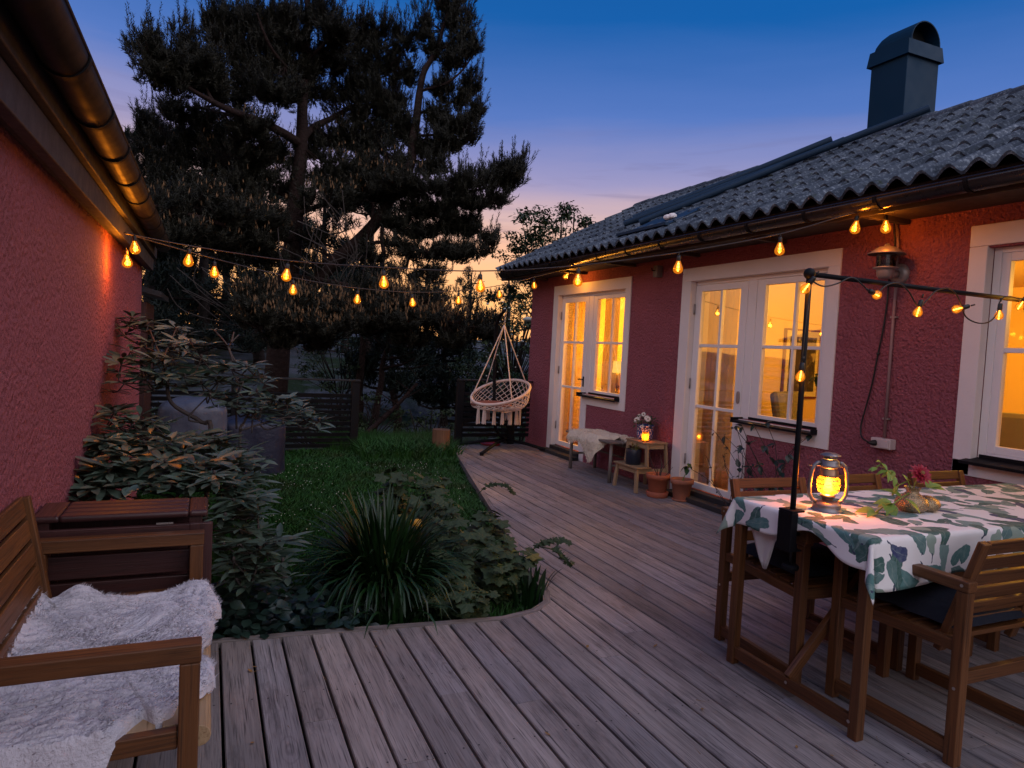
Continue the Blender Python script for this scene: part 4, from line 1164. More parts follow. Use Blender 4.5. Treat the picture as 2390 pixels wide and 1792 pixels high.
for (z, a, L) in ((.375, 2.6, .10), (.37, 1.2, .10), (.385, .0, .075), (.345, 3.9, .085), (.40, 4.6, .06)):
    m.leaf((4.60, 5.82, z), (math.cos(a), math.sin(a), -.55), (0, 0, 1), L, .055, .3, 3)
m.build('leaves', M['shrubleaf'], p2)
p3 = pot('potted_plant', 'plain dark navy pot standing on the lower step of the stool', (4.375, 6.49, .2815), [(0, 0), (.078, 0), (.082, .004), (.088, .165), (.086, .169), (.080, .167), (.076, .13)], M['navypot'], .077, .14, cat='potted plant')
m = MB()
for k in range(16):
    b = V((4.375+U(-.04, .04), 6.49+U(-.04, .04), .42)); a = V((U(-.06, .06), U(-.07, .07), U(.03, .10)))
    m.tube([b, b+a], .003, 4); m.leaf(b+a*.8, a+V((U(-.1, .1), U(-.1, .1), 0)), (0, 0, 1), .035, .014, .2, 2)
m.build('sprigs', M['yleaf'], p3)
p4 = pot('potted_flowers', 'blue and white glazed pot of white daisies on top of the stool', (4.57, 6.575, .5465), [(0, 0), (.078, 0), (.086, .006), (.094, .07), (.094, .15), (.098, .152), (.098, .166), (.092, .167), (.088, .14)], M['bluepot'], .088, .145, cat='potted plant')
kids(p4)[0].data.materials[0] = M['bluepot']
m = MB()
for k in range(150):
    a, r = U(0, 2*PI), U(0, 1)**.6; h = U(0, 1)
    p = V((4.57+math.cos(a)*r*.13, 6.575+math.sin(a)*r*.13, .705+h*.155*(1-.55*r)))
    m.leaf(p, (math.cos(a)*r+U(-.4, .4), math.sin(a)*r+U(-.4, .4), U(-.3, .8)), (math.cos(a)*.3, math.sin(a)*.3, 1), U(.035, .06), U(.016, .026), .3, 2)
m.build('leaves', M['shrubleaf'], p4)
for (dx, dy, dz, s) in ((-.10, .03, .215, .04), (-.05, -.02, .285, .030), (-.06, -.10, .255, .033), (-.07, -.145, .245, .035), (-.11, -.09, .155, .026), (-.04, .08, .255, .028)):
    m = MB(); c = V((4.57+dx, 6.575+dy, .5465+dz)); fd = V((-.75, -.5, .4)).normalized(); e1 = fd.cross(V((0, 0, 1))).normalized(); e2 = e1.cross(fd)
    for ring in range(2):
        for k in range(12):
            a = 2*PI*k/12+ring*.26; d0 = (e1*math.cos(a)+e2*math.sin(a))+fd*(.1+.35*ring)
            m.leaf(c+fd*.002*ring, d0, fd, s*(1-.2*ring), s*.4, .1, 2, .6)
    f = m.build('flower', M['petal_w'], p4); m = MB(); m.ball(c+fd*.006, s*.25, 8, 5); m.build('flower_centre', M['stamen'], f)
cj = thing('candle_jar', 'amber glass jar with a burning tealight on the edge of the stool', 'candle jar', (4.455, 6.40, .5465))
m = MB(); m.lathe([(0, 0), (.030, 0), (.036, .006), (.041, .04), (.040, .075), (.034, .095), (.036, .105)], (4.455, 6.40, .5465), 20); m.build('glass', M['jarglass'], cj, smooth=True)
m = MB(); m.lathe([(0, 0), (.028, 0), (.028, .02), (0, .02)], (4.455, 6.40, .5495), 14); m.build('tealight', M['petal_w'], cj)
m = MB(); m.lathe([(0, 0), (.009, .005), (.011, .014), (.006, .030), (0, .042)], (4.455, 6.40, .571), 10); m.build('flame', M['flame_lo'], cj, smooth=True)
# plants against the wall behind the far chairs
def wallplant(label, x, y, z0, h, spread, n, mat, ls):
    t_ = thing('climbing_plant', label, 'plant', (x, y, z0))
    m = MB(); l = MB()
    for k in range(n):
        p = V((x+U(-.02, .02), y+U(-.05, .05), z0)); d = V((U(-.15, .02), U(-1, 1)*spread, 1))
        pts = [p]
        for q in range(5):
            d = d + V((U(-.15, .12), U(-.5, .5), U(-.2, .1))); p = p + d.normalized()*(h/5); p.x = min(p.x, 4.70); pts.append(p.copy())
            for e in range(2): l.leaf(p, (U(-1, .2), U(-1, 1), U(-.7, .6)), (U(-.8, 0), U(-.3, .3), 1), U(.7, 1.2)*ls, U(.4, .75)*ls, .3, 3)
        m.tube(pts, .003, 5)
    m.build('stem', M['twig'], t_); l.build('leaves', mat, t_)
wallplant('trailing dark leaved plant against the wall below the window, behind the lantern', 4.62, 4.62, .02, 1.0, .22, 10, M['ground_leaf'], .075)
wallplant('thin dry looking twiggy plant against the white door frame strip', 4.64, 5.17, .02, .62, .18, 8, M['ground_leaf'], .032)
# ------------------------------------------------------------------ hanging chair
def z5(x, y, Y): return at(1050+x/3.688, 650+y/3.688, Y)
sn = thing('chair_stand', 'black curved steel stand at the end of the deck', 'stand', (4.20, 9.72, 0))
hub = V((4.20, 9.70, .105))
m = MB(); m.tube([hub, V((3.95, 9.45, .09)), V((3.50, 8.885, .03))], .024, 10); m.build('base_leg', M['blackmetal'], sn, smooth=True)
m = MB(); m.tube([hub, V((4.40, 9.40, .085)), V((4.625, 9.03, .028))], .024, 10); m.build('base_leg', M['blackmetal'], sn, smooth=True)
m = MB(); m.tube([hub, V((3.9, 9.75, .08)), V((3.50, 9.80, .028))], .022, 10); m.build('base_leg', M['blackmetal'], sn, smooth=True)
for p in (V((3.50, 8.885, 0)), V((4.625, 9.03, 0))):
    m = MB(); m.lathe([(0, 0), (.028, 0), (.031, .045), (0, .05)], p, 12); m.build('foot', M['blackmetal'], sn)
post = [hub, z5(425, 1345, 9.68), z5(395, 1290, 9.68), z5(382, 1230, 9.7), z5(382, 1000, 9.72), z5(384, 800, 9.72), z5(388, 560, 9.72), z5(396, 450, 9.70), z5(408, 380, 9.64), z5(432, 320, 9.52), z5(462, 285, 9.40), z5(486, 270, 9.32)]
m = MB(); m.tube(post, .024, 12); m.build('arched_post', M['blackmetal'], sn, smooth=True)
hc = thing('hanging_chair', 'round pink cotton macrame hanging chair with tassels', 'hanging chair', (3.93, 9.38, .6))
tip = post[-1]; apex = z5(468, 400, 9.31)
m = MB(); q = [tip.lerp(apex, k/8) for k in range(9)]
for k in range(7):
    a = tip.lerp(apex, (k+.5)/8); m.tube([a+V((.012*math.cos(th)*(k % 2), .012*math.cos(th)*(1-k % 2), .02*math.sin(th))) for th in [2*PI*j/10 for j in range(11)]], .0035, 5)
m.build('chain', M['screw'], hc)
rc = V((3.925, 9.33, .858)); a14 = R(14.3); e1 = V((.924*math.cos(a14), -.383*math.cos(a14), math.sin(a14))); e2 = V((.383, .924, .34)); e2 = (e2-e1*e2.dot(e1)).normalized()
RR = .435
def ringp(th, r=RR): return rc + e1*(r*math.cos(th)) + e2*(r*math.sin(th))
m = MB(); m.tube([ringp(2*PI*k/56) for k in range(57)], .021, 10, cap=False); m.build('ring', M['rope'], hc, smooth=True)
for th in (178, 118, -72, 26):
    m = MB(); e = ringp(R(th)); pts = [apex.lerp(e, k/12) for k in range(13)]; m.tube(pts, .0085, 6); m.build('hanging_rope', M['rope'], hc, smooth=True)
bc = V((3.93, 9.40, .605)); br = .315
def bowl(th, f):
    top = ringp(th); bot = bc + V((br*math.cos(th-.05), br*math.sin(th-.05), 0))
    mid = top.lerp(bot, f); bul = math.sin(PI*f)*.05
    return mid + V((math.cos(th), math.sin(th), -.6))*bul
m = MB()
NN = 26
for sgn in (-1, 1):
    for k in range(NN):
        th0 = 2*PI*k/NN
        m.tube([bowl(th0+sgn*f*1.15, f) for f in [j/7 for j in range(8)]], .0052, 5, cap=False)
for f in (.98,): m.tube([bowl(2*PI*k/40, f) for k in range(41)], .009, 6, cap=False)
for k in range(10):
    y = -1+2*(k+.5)/10; hw = math.sqrt(1-y*y)*br
    m.tube([bc+V((-hw, y*br, .0)), bc+V((0, y*br, -.03)), bc+V((hw, y*br, 0))], .005, 4, cap=False)
m.build('net_seat', M['rope'], hc)
for (xx, top_, bot, Y) in ((246, 1100, 1248, 9.22), (297, 1105, 1248, 9.15), (380, 1115, 1255, 9.10), (452, 1115, 1252, 9.10), (526, 1115, 1255, 9.14), (574, 1110, 1255, 9.2), (606, 1105, 1255, 9.3), (330, 1095, 1215, 9.66), (500, 1095, 1215, 9.68)):
    m = MB(); a = z5(xx+2, top_, Y); b = z5(xx-6, bot, Y)
    for k in range(13):
        o_ = V((U(-.028, .028), U(-.02, .02), 0)); m.tube([a+o_*.5, a.lerp(b, .5)+o_*.8, b+o_+V((0, 0, U(-.015, .01)))], .0048, 4)
    m.tube([a+V((0, 0, .012)), a-V((0, 0, .012))], .018, 8)
    m.build('tassel', M['rope'], hc)
m = MB(); m.ball((3.80, 9.36, .668), .31, 24, 12, (1.0, .85, .19)); c = m.build('seat_cushion', M['cushion'], None, smooth=True)
tag(c, 'round rust brown cushion lying in the hanging chair', 'cushion')
m = MB(); m.lathe([(0, 0), (.14, 0), (.16, .02), (.15, .028), (.13, .012), (0, .01)], (4.02, 9.86, .003), 20); tag(m.build('plastic_dish', M['red_plastic'], None), 'flat red plastic dish on the deck under the fence', 'dish')
# stump
m = MB(); cst = V((3.06, 9.36, -.14)); n = 26
ang = [2*PI*k/n for k in range(n)]
rad = [.125*(1+.07*noise.noise(V((math.cos(a)*2, math.sin(a)*2, 1)))) for a in ang]
vs = [cst+V((r*math.cos(a), r*math.sin(a), z)) for z in (0, .2, .445) for r, a in zip(rad, ang)]
gs = [(z, a*.12, 3) for z in (0, .2, .445) for a in ang]
m.add(vs, [(q*n+k, q*n+(k+1) % n, (q+1)*n+(k+1) % n, (q+1)*n+k) for q in range(2) for k in range(n)] + [tuple(2*n+k for k in range(n))], gs)
tag(m.build('chopping_block', M['stump'], None), 'upright cut log on the grass beside the fence post', 'log')
# covered grill and covered box by the left fence
def cover(name, label, c, rx, ry, h, sq, mat, cat):
    m = MB(); nu, nv = 48, 30; vs = []
    for j in range(nv+1):
        v = j/nv
        for i_ in range(nu):
            a = 2*PI*i_/nu; ca, sa = math.cos(a), math.sin(a)
            k = (abs(ca)**sq+abs(sa)**sq)**(-1/sq)
            if v < .35: s_ = math.sin(v/.35*PI/2)**.8; z = h*(1-.16*(1-math.cos(v/.35*PI/2)))
            else: s_ = 1+.05*(v-.35); z = h*.84*(1-(v-.35)/.65)
            f = 1+.05*noise.noise(V((ca*2.4, sa*2.4, z*2)))*(1+v) + .02*math.sin(a*9+z*3)*v
            vs.append((c[0]+rx*k*ca*s_*f, c[1]+ry*k*sa*s_*f, c[2]+z+.02*noise.noise(V((ca*2*s_, sa*2*s_, 5)))))
    m.add(vs, [(j*nu+i_, (j+1)*nu+i_, (j+1)*nu+(i_+1) % nu, j*nu+(i_+1) % nu) for j in range(nv) for i_ in range(nu)])
    return tag(m.build(name, mat, None, smooth=True), label, cat)
cover('covered_grill', 'grill under a rounded grey-blue weather cover behind the rhododendron', (-.13, 8.2, -.12), .34, .30, .93, 2.8, M['cover'], 'grill')
cover('covered_box', 'low box under a dark navy cover beside the covered grill', (.50, 8.5, -.12), .34, .30, .70, 5, M['cover2'], 'covered box')
# ------------------------------------------------------------------ wall lamp, socket, conduit, cables
wl = thing('wall_lamp', 'unlit grey barn-style lamp on the red wall between the windows', 'wall lamp', (4.72, 3.66, 2.2))
lc = V((4.585, 3.66, 0))
def ll(prof, name, mat, z): 
    m = MB(); m.lathe(prof, (lc.x, lc.y, z), 28); return m.build(name, mat, wl, smooth=True)
ll([(.128, 0), (.130, .004), (.06, .052), (.022, .062), (.016, .078), (0, .08)], 'shade', M['lampmetal'], 2.335)
ll([(.066, .0), (.066, .10)], 'lamp_glass', M['clearglass'], 2.240)
m = MB()
for q in range(9): m.tube([(lc.x+.0665*math.cos(a), lc.y+.0665*math.sin(a), 2.248+q*.0105) for a in [2*PI*k/28 for k in range(29)]], .0022, 4, cap=False)
m.build('glass_ribs', M['clearglass'], wl)
ll([(.0, -.075), (.038, -.072), (.056, -.055), (.062, -.02), (.062, .0), (.085, .004), (.087, .012), (.066, .016)], 'lower_cup', M['lampmetal'], 2.226)
m = MB(); m.tube([(lc.x+.05, lc.y, 2.19), (4.70, 3.655, 2.20)], .03, 14); m.build('arm', M['lampmetal'], wl, smooth=True)
m = MB(); m.lathe([(0, .035), (.05, .035), (.06, .028), (.075, .018), (.078, .0)], (4.738, 3.655, 2.203), 24, (-1, 0, 0)); m.build('wall_plate', M['lampmetal'], wl, smooth=True)
cd = MB(); cd.tube([(4.715, 3.70, 2.60), (4.715, 3.675, 2.43), (4.718, 3.668, 2.10)], .011, 8)
m = cd; cdo = thing('conduit', 'thin grey-red cable pipe running down the wall from the lamp to the socket', 'pipe', (4.715, 3.67, 1))
m.tube([(4.718, 3.668, 2.12), (4.718, 3.667, 1.5), (4.718, 3.665, .965)], .011, 10); m.build('pipe', M['conduit'], cdo, smooth=True)
for z in (1.88, 1.11):
    m = MB(); m.box(4.713, 4.737, 3.64, 3.693, z-.006, z+.006); m.build('clip', M['lampmetal'], cdo)
sk = thing('power_socket', 'cream double outdoor power socket low on the red wall with a plug in it', 'socket', (4.70, 3.66, .92))
m = MB(); m.box(4.672, 4.738, 3.578, 3.745, .884, .962); m.build('housing', M['plastic'], sk, bevel=.006)
m = MB(); m.box(4.664, 4.6715, 3.59, 3.652, .893, .953); m.build('lid', M['plastic'], sk, bevel=.003)
m = MB(); m.lathe([(.022, 0), (.022, .02), (.014, .04), (.008, .06)], (4.671, 3.70, .922), 12, (-1, .35, 0)); m.build('plug', M['cable'], sk, smooth=True)
def catmull(pts, n=8):
    pts = [V(p) for p in pts]; o = []
    for k in range(len(pts)-1):
        p0, p1, p2, p3 = pts[max(k-1, 0)], pts[k], pts[k+1], pts[min(k+2, len(pts)-1)]
        for j in range(n):
            t_ = j/n
            o.append(.5*((2*p1)+(p2-p0)*t_+(2*p0-5*p1+4*p2-p3)*t_*t_+(3*p1-p0-3*p2+p3)*t_**3))
    o.append(pts[-1]); return o
m = MB(); m.tube(catmull([(4.60, 3.63, 2.59), (4.68, 3.69, 2.54), (4.715, 3.70, 2.40), (4.724, 3.735, 2.16), (4.724, 3.735, 2.0), (4.724, 3.75, 1.80), (4.722, 3.778, 1.598), (4.722, 3.811, 1.357), (4.715, 3.852, 1.143), (4.71, 3.871, 1.02), (4.69, 3.835, .942), (4.648, 3.722, .918)]), .0065, 8)
pc = m.build('power_cable', M['cable'], None, smooth=True); tag(pc, 'loose black cable looping from the eaves down to the wall socket', 'cable')
m = MB(); m.ball((4.72, 3.775, 1.60), .013, 10, 6); m.build('cable_joint', M['cable'], pc, smooth=True)
# bracket under the eaves
bk = thing('eave_hook', 'small wooden block and cable hook under the eaves', 'bracket', (4.70, 6.72, 2.5))
m = MB(); m.box(4.66, 4.735, 6.66, 6.74, 2.40, 2.53); m.build('block', M['greywood'], bk, bevel=.003)
m = MB(); m.tube([(4.66, 6.70, 2.47), (4.62, 6.70, 2.47), (4.61, 6.70, 2.50)], .006, 6); m.build('hook', M['blackmetal'], bk)
# pipes and flashing on the roof
def onroof(u, y, off=.10): return V((4.20+u*cth-off*sth, y, 2.70+u*sth+off*cth))
for k, (u0, y0, u1, y1, off, lab) in enumerate(((.80, 7.72, 2.95, 5.02, .115, 'blue-grey pipe on the roof, the one reaching farthest up to the chimney'), (.98, 7.75, 2.72, 6.05, .13, 'blue-grey pipe on the roof, the middle one, ending short of the ridge'), (.70, 7.25, 2.55, 5.75, .10, 'blue-grey pipe on the roof, the lowest one, starting next to the metal patch'))):
    a, b = onroof(u0, y0, off), onroof(u1, y1, off+.03)
    m = MB(); m.tube([a, a.lerp(b, .5)-V((0, 0, .01)), b], .038, 14, cap=True)
    tag(m.build('roof_pipe', M['zinc'], None, smooth=False), lab, 'pipe', 'pipes lying on the roof')
    for p in bpy.data.objects[-1:]: pass
pt = thing('roof_patch', 'flat metal patch with a lump of mortar where tiles are missing near the gutter', 'metal patch', onroof(.5, 6.6))
m = MB(); m.add([onroof(.25, 7.05, .075), onroof(.25, 6.15, .075), onroof(.85, 6.15, .075), onroof(.85, 7.05, .075)], [(0, 1, 2, 3)]); m.build('sheet', M['zinc'], pt, solid=.006)
m = MB(); m.bar(onroof(.24, 7.08, .09), onroof(.24, 6.12, .09), .05, .03); m.build('batten', M['zinc'], pt)
m = MB()
for k in range(5): m.ball(onroof(.55+U(-.05, .05), 6.45+U(-.08, .08), .10), U(.03, .05), 7, 5, (1, 1.2, .7))
m.build('mortar_lump', M['trim'], pt)
# ------------------------------------------------------------------ inside the rooms
def curtain(label, x, y0, y1, z0, z1, n, amp, mat, pinch=0):
    m = MB(); nu, nv = n*10, 8; vs = []
    for j in range(nv+1):
        v = j/nv
        for i_ in range(nu+1):
            u = i_/nu; yy = lerp(y0, y1, u)
            yy = lerp(yy, lerp(y0, y1, .5)+(u-.5)*(y1-y0)*(1-pinch), math.sin(PI*v)*.8)
            vs.append((x+amp*math.sin(u*n*2*PI+.4*math.sin(v*3))+amp*.4*noise.noise(V((u*8, v*2, 1))), yy, lerp(z0, z1, v)))
    m.add(vs, [(j*(nu+1)+i_, j*(nu+1)+i_+1, (j+1)*(nu+1)+i_+1, (j+1)*(nu+1)+i_) for j in range(nv) for i_ in range(nu)])
    return tag(m.build('curtain', mat, None, smooth=True, solid=.003), label, 'curtain', 'curtains inside the house')
curtain('ochre curtain behind the glass of the far white door', 5.12, 9.02, 9.66, .11, 2.44, 6, .03, M['ycurtain'])
curtain('dark gathered curtain behind the far window, left of the table lamp', 5.16, 8.22, 8.55, .11, 2.44, 5, .025, M['curtain'])
curtain('linen curtain behind the glass of the nearer white door', 5.12, 5.80, 6.28, .11, 2.44, 6, .03, M['curtain'], .15)
pf = thing('picture_frame', 'framed dark abstract print hanging inside behind the nearer window', 'picture', (6.95, 6.64, 1.55))
m = MB(); m.box(6.62, 7.22, 6.63, 6.655, 1.05, 1.93); m.build('frame', M['pictureframe'], pf, bevel=.004)
m = MB(); m.box(6.645, 7.195, 6.622, 6.629, 1.075, 1.905); m.build('mount', M['mount'], pf)
m = MB(); m.box(6.70, 7.14, 6.616, 6.621, 1.14, 1.83); m.build('print', M['print'], pf)
tl = thing('table_lamp', 'lit table lamp on the sill inside the far window', 'table lamp', (5.24, 8.28, .95))
m = MB(); m.lathe([(.105, 0), (.095, .165)], (5.24, 8.26, 1.235), 20); m.build('lamp_shade', M['shade'], tl, smooth=True)
m = MB(); m.lathe([(0, 0), (.05, 0), (.05, .015), (.02, .04), (.035, .08), (.05, .14), (.055, .20), (.03, .26), (.015, .30), (.012, .30)], (5.24, 8.26, .945), 14); m.build('base', M['lampbody'], tl, smooth=True)
m = MB(); m.box(5.0, 5.45, 7.45, 8.85, .905, .943); tag(m.build('side_cabinet', M['acacia'], None, bevel=.004), 'wooden ledge inside the far window under the table lamp', 'shelf')
def armchair_in(label, c, rz):
    t_ = thing('upholstered_armchair', label, 'armchair', c)
    m = MB(); m.box(-.32, .32, -.30, .34, .28, .44); m.build('seat', M['greysofa'], t_, bevel=.05)
    m = MB(); m.bar((0, -.26, .40), (0, -.40, 1.06), .60, .12, up=(0, 1, 0)); m.build('backrest', M['greysofa'], t_, bevel=.05)
    for s in (-1, 1):
        m = MB(); m.bar((s*.36, -.34, .64), (s*.36, .34, .66), .06, .035); m.build('armrest', M['darkwood'], t_, bevel=.01)
        m = MB(); m.bar((s*.36, .28, .0), (s*.36, .26, .642), .035, .05, up=(0, 1, 0)); m.build('leg', M['darkwood'], t_)
        m = MB(); m.bar((s*.36, -.34, .0), (s*.36, -.30, .622), .035, .05, up=(0, 1, 0)); m.build('leg', M['darkwood'], t_)
    for o in kids(t_):
        o.data.transform(Matrix.Translation(V((c[0], c[1], c[2]))))
    t_.rotation_euler = (0, 0, rz)
    return t_
armchair_in('grey upholstered chair inside behind the nearer window', (6.3, 5.75, .1), R(200))
armchair_in('upholstered armchair with wooden arms inside the right-hand window', (6.1, 3.4, .1), R(120))
hp = thing('house_plant', 'leafy potted plant standing inside the nearer window', 'house plant', (5.15, 4.45, .95))
m = MB(); m.lathe([(0, 0), (.07, 0), (.09, .13), (.08, .13)], (5.13, 4.47, .945), 16); m.build('pot', M['terracotta'], hp)
m = MB(); l = MB()
for k in range(16):
    p = V((5.13, 4.47, 1.06)); d = V((U(-.25, .25), U(-.35, .35), 1)); pts = [p]
    for q in range(5):
        d += V((U(-.25, .25), U(-.25, .25), -.12)); p = p+d.normalized()*U(.06, .10); pts.append(p.copy())
        for e in range(3): l.leaf(p, (U(-1, 1), U(-1, 1), U(-.8, .3)), (0, 0, 1), U(.07, .12), U(.04, .065), .35, 3)
    m.tube(pts, .004, 5)
m.build('stem', M['shrubleaf'], hp); l.build('leaves', M['potleaf'], hp)
m = MB(); m.lathe([(0, 0), (.022, 0), (.022, .17), (0, .17)], (4.95, 4.36, .945), 12); tag(m.build('candle', M['red_plastic'], None), 'red pillar candle on the inner sill of the nearer window', 'candle')
m = MB(); m.box(4.99, 5.28, 4.2, 5.3, .905, .943); tag(m.build('window_ledge', M['frame'], None, bevel=.004), 'white inner ledge under the nearer window holding the plant', 'ledge')
m = MB(); m.box(5.6, 6.6, 4.9, 5.5, .82, .86); dn = thing('dining_table', 'brown table inside the house behind the nearer door', 'table', (6.1, 5.2, .1)); m.build('tabletop', M['acacia'], dn, bevel=.004)
for x in (5.66, 6.54):
    for y in (4.96, 5.44):
        m = MB(); m.bar((x, y, .1), (x, y, .82), .05, .05, up=(0, 1, 0)); m.build('leg', M['acacia'], dn)
# ------------------------------------------------------------------ festoon lights
BULBS = []
def make_bulb(parent, small=False):
    b = MB()
    if small: prof = [(.0001, -.012), (.010, -.012), (.013, -.02), (.022, -.034), (.0285, -.050), (.0285, -.062), (.021, -.076), (.008, -.083), (0, -.084)]; prof = [(a*.72, b*.72) for a, b in prof]
    else: prof = [(.0001, -.006), (.0145, -.006), (.018, -.018), (.028, -.040), (.0365, -.060), (.039, -.074), (.0365, -.089), (.026, -.102), (.011, -.109), (0, -.110)]
    b.lathe(prof, (0, 0, 0), 20)
    o = b.build('bulb', M['bulb'], parent, smooth=True)
    ks = .7 if small else 1
    s = MB(); s.lathe([(0, .035*ks), (.012*ks, .034*ks), (.0155*ks, .026*ks), (.0165*ks, -.004), (.015*ks, -.012), (0, -.012)], (0, 0, 0), 14); s.tube([(0, 0, .033), (0, 0, .052)], .004, 6); s.build('socket', M['cable'], o, smooth=True)
    f = MB(); k = .5 if small else 1
    for q in range(3):
        z = (-.030-.026*q)*k - (.012 if small else 0); f.ball((0, 0, z), .0068*k, 8, 6, (1, 1, 1.25))
    f.tube([(0, 0, -.014*k), (0, 0, -.092*k)], .0022, 6)
    f.build('filament', M['filament'], o, smooth=True)
    return o
BZ = make_bulb(None); BS = make_bulb(None, True)
def place(proto, parent, p, tilt=(0, 0, 0)):
    o = dup(proto, None, parent=parent); o.location = V(p)-WL[parent.name]; o.rotation_euler = tilt
    return o
def string(name, label, pts, bulbs, e0, tilts=None, sag=.0, cabr=.0045, group='festoon strings across the yard'):
    t_ = thing(name, label, 'string lights', pts[0], group)
    m = MB(); m.tube(catmull(pts, 6), cabr, 6); m.build('cable', M['cablebrown'], t_, smooth=True)
    for k, p in enumerate(bulbs):
        p = V(p); tl_ = (U(-.09, .09), U(-.09, .09), 0)
        if tilts and k in tilts: tl_ = tilts[k]
        bo = place(BZ, t_, p+V((0, 0, .062)), tl_); bo.scale = (.90,)*3 if k else (.80,)*3
        BULBS.append((tuple(p+V((0, 0, -.004))), e0*(5.5 if k == 0 else (3.2 if p.x > 4.1 else 1))))
    return t_
A = [(-.447, 5.046, 2.0025), (-.145, 5.569, 2.007), (.506, 5.274, 1.936), (1.141, 4.986, 1.92), (1.775, 4.698, 1.928), (2.411, 4.409, 2.002), (3.058, 4.116, 2.129), (3.705, 3.822, 2.294), (4.187, 3.603, 2.470), (4.40, 3.54, 2.49)]
Bp = [(-.492, 5.076, 1.914), (.028, 6.079, 1.98), (.67, 6.42, 1.91), (1.301, 6.754, 1.889), (1.931, 7.089, 1.917), (2.551, 7.418, 2.0), (3.177, 7.75, 2.132), (3.78, 8.07, 2.306), (4.46, 8.43, 2.50)]
hookL = (-.50, 5.02, 2.10)
up = lambda P, d=.115: [(x, y, z+d) for x, y, z in P]
BE = 1.9
string('string_lights', 'amber bulb string crossing from the left wall to the eaves above the wall lamp', [hookL] + [(x, y, z) for x, y, z in up(A[1:-1])] + [(4.42, 3.5, 2.592)], A, BE)
string('string_lights', 'amber bulb string crossing from the left wall to the far house corner', [hookL] + [(x, y, z) for x, y, z in up(Bp[1:-1])] + [(4.36, 8.38, 2.595)], Bp, BE, {7: (.35, -.3, 0), 8: (.5, .5, 0)})
# small bulbs hanging along the crossbar and pole
t_ = thing('string_lights', 'string of small round bulbs looped along the black pole and crossbar over the table', 'string lights', (2.4, 2.29, 1.89), 'table string lights')
path = [(2.40, 2.275, 1.86), (2.385, 2.268, 1.80), (2.372, 2.266, 1.66), (2.37, 2.27, 1.52), (2.372, 2.275, 1.48)]
m = MB(); m.tube(catmull(path, 6), .0035, 6)
p2_ = [(2.40, 2.275, 1.86), (2.47, 2.275, 1.842), (2.56, 2.28, 1.862), (2.64, 2.277, 1.895), (2.71, 2.275, 1.868), (2.76, 2.27, 1.835), (2.80, 2.268, 1.836)]
m.tube(catmull(p2_, 6), .0035, 6)
p3_ = [(2.80, 2.268, 1.836), (2.87, 2.277, 1.88), (2.95, 2.278, 1.895), (3.02, 2.276, 1.86), (3.085, 2.27, 1.795), (3.14, 2.27, 1.83), (3.21, 2.277, 1.88), (3.30, 2.278, 1.90), (3.36, 2.275, 1.87), (3.385, 2.268, 1.83), (3.43, 2.268, 1.77), (3.52, 2.268, 1.745), (3.61, 2.268, 1.755), (3.67, 2.268, 1.80), (3.68, 2.27, 1.85), (3.73, 2.277, 1.888), (3.80, 2.277, 1.895), (3.86, 2.272, 1.875), (3.92, 2.268, 1.80), (3.95, 2.268, 1.80), (4.1, 2.277, 1.88), (4.3, 2.277, 1.8), (4.5, 2.277, 1.88)]
m.tube(catmull(p3_, 5), .0035, 6); m.build('cable', M['cable'], t_, smooth=True)
for p, tl_ in (((2.383, 2.262, 1.855), (.5, .35, 0)), ((2.371, 2.268, 1.478), (0, .12, 0)), ((2.765, 2.266, 1.838), (.15, -1.35, 0)), ((3.09, 2.266, 1.805), (.1, .18, 0)), ((3.405, 2.262, 1.815), (.4, 1.25, 0)), ((3.685, 2.266, 1.83), (0, .05, 0)), ((3.87, 2.262, 1.885), (.2, .5, 0)), ((3.945, 2.264, 1.80), (.1, -.05, 0))):
    o = place(BS, t_, p, tl_)
    from mathutils import Euler
    c = V(p)+Euler(tl_).to_matrix() @ V((0, 0, -.04)); BULBS.append((tuple(c), .55))
for pr_ in (BZ, BS):
    for k in kids(pr_): bpy.data.objects.remove(k)
    bpy.data.objects.remove(pr_)
# ------------------------------------------------------------------ lawn grass
random.seed(11)
m = MB()
def gnoise(x, y): return noise.noise(V((x*1.1, y*1.1, 5)))
n = 0
while n < 62000:
    x = U(-.6, 3.5); y = 3.7 + (9.95-3.7)*random.random()**.85
    if y < yend(x)+.07 or x < -.58: continue
    if y > 9.9 and x > 3.4: continue
    g = gnoise(x, y)
    near = y < 4.9
    h = (.05+.05*U(0, 1)+.05*max(0, g)) * (1.5 if y > 8.6 and 1.9 < x < 3.4 else 1)
    if y > 8.9 and 1.9 < x < 3.3 and random.random() < .5: h *= 2.2
    p = V((x, y, zlawn(x, y)-.005)); a = U(0, 2*PI)
    d = V((math.cos(a)*U(.05, .5), math.sin(a)*U(.05, .5), 1)); o = random.random()*30
    W = .004+.0012*(y-3.5)*.5
    s_ = V((cr0.x, cr0.y, 0))*W*U(.6, 1.3); t2 = p+d*h*.6; e = p+d*h+V((math.cos(a), math.sin(a), -.25))*h*U(.1, .6)
    m.add([p-s_, p+s_, t2+s_*.7, t2-s_*.7, e], [(0, 1, 2, 3), (3, 2, 4)], [(0, 0, o)]*5); n += 1
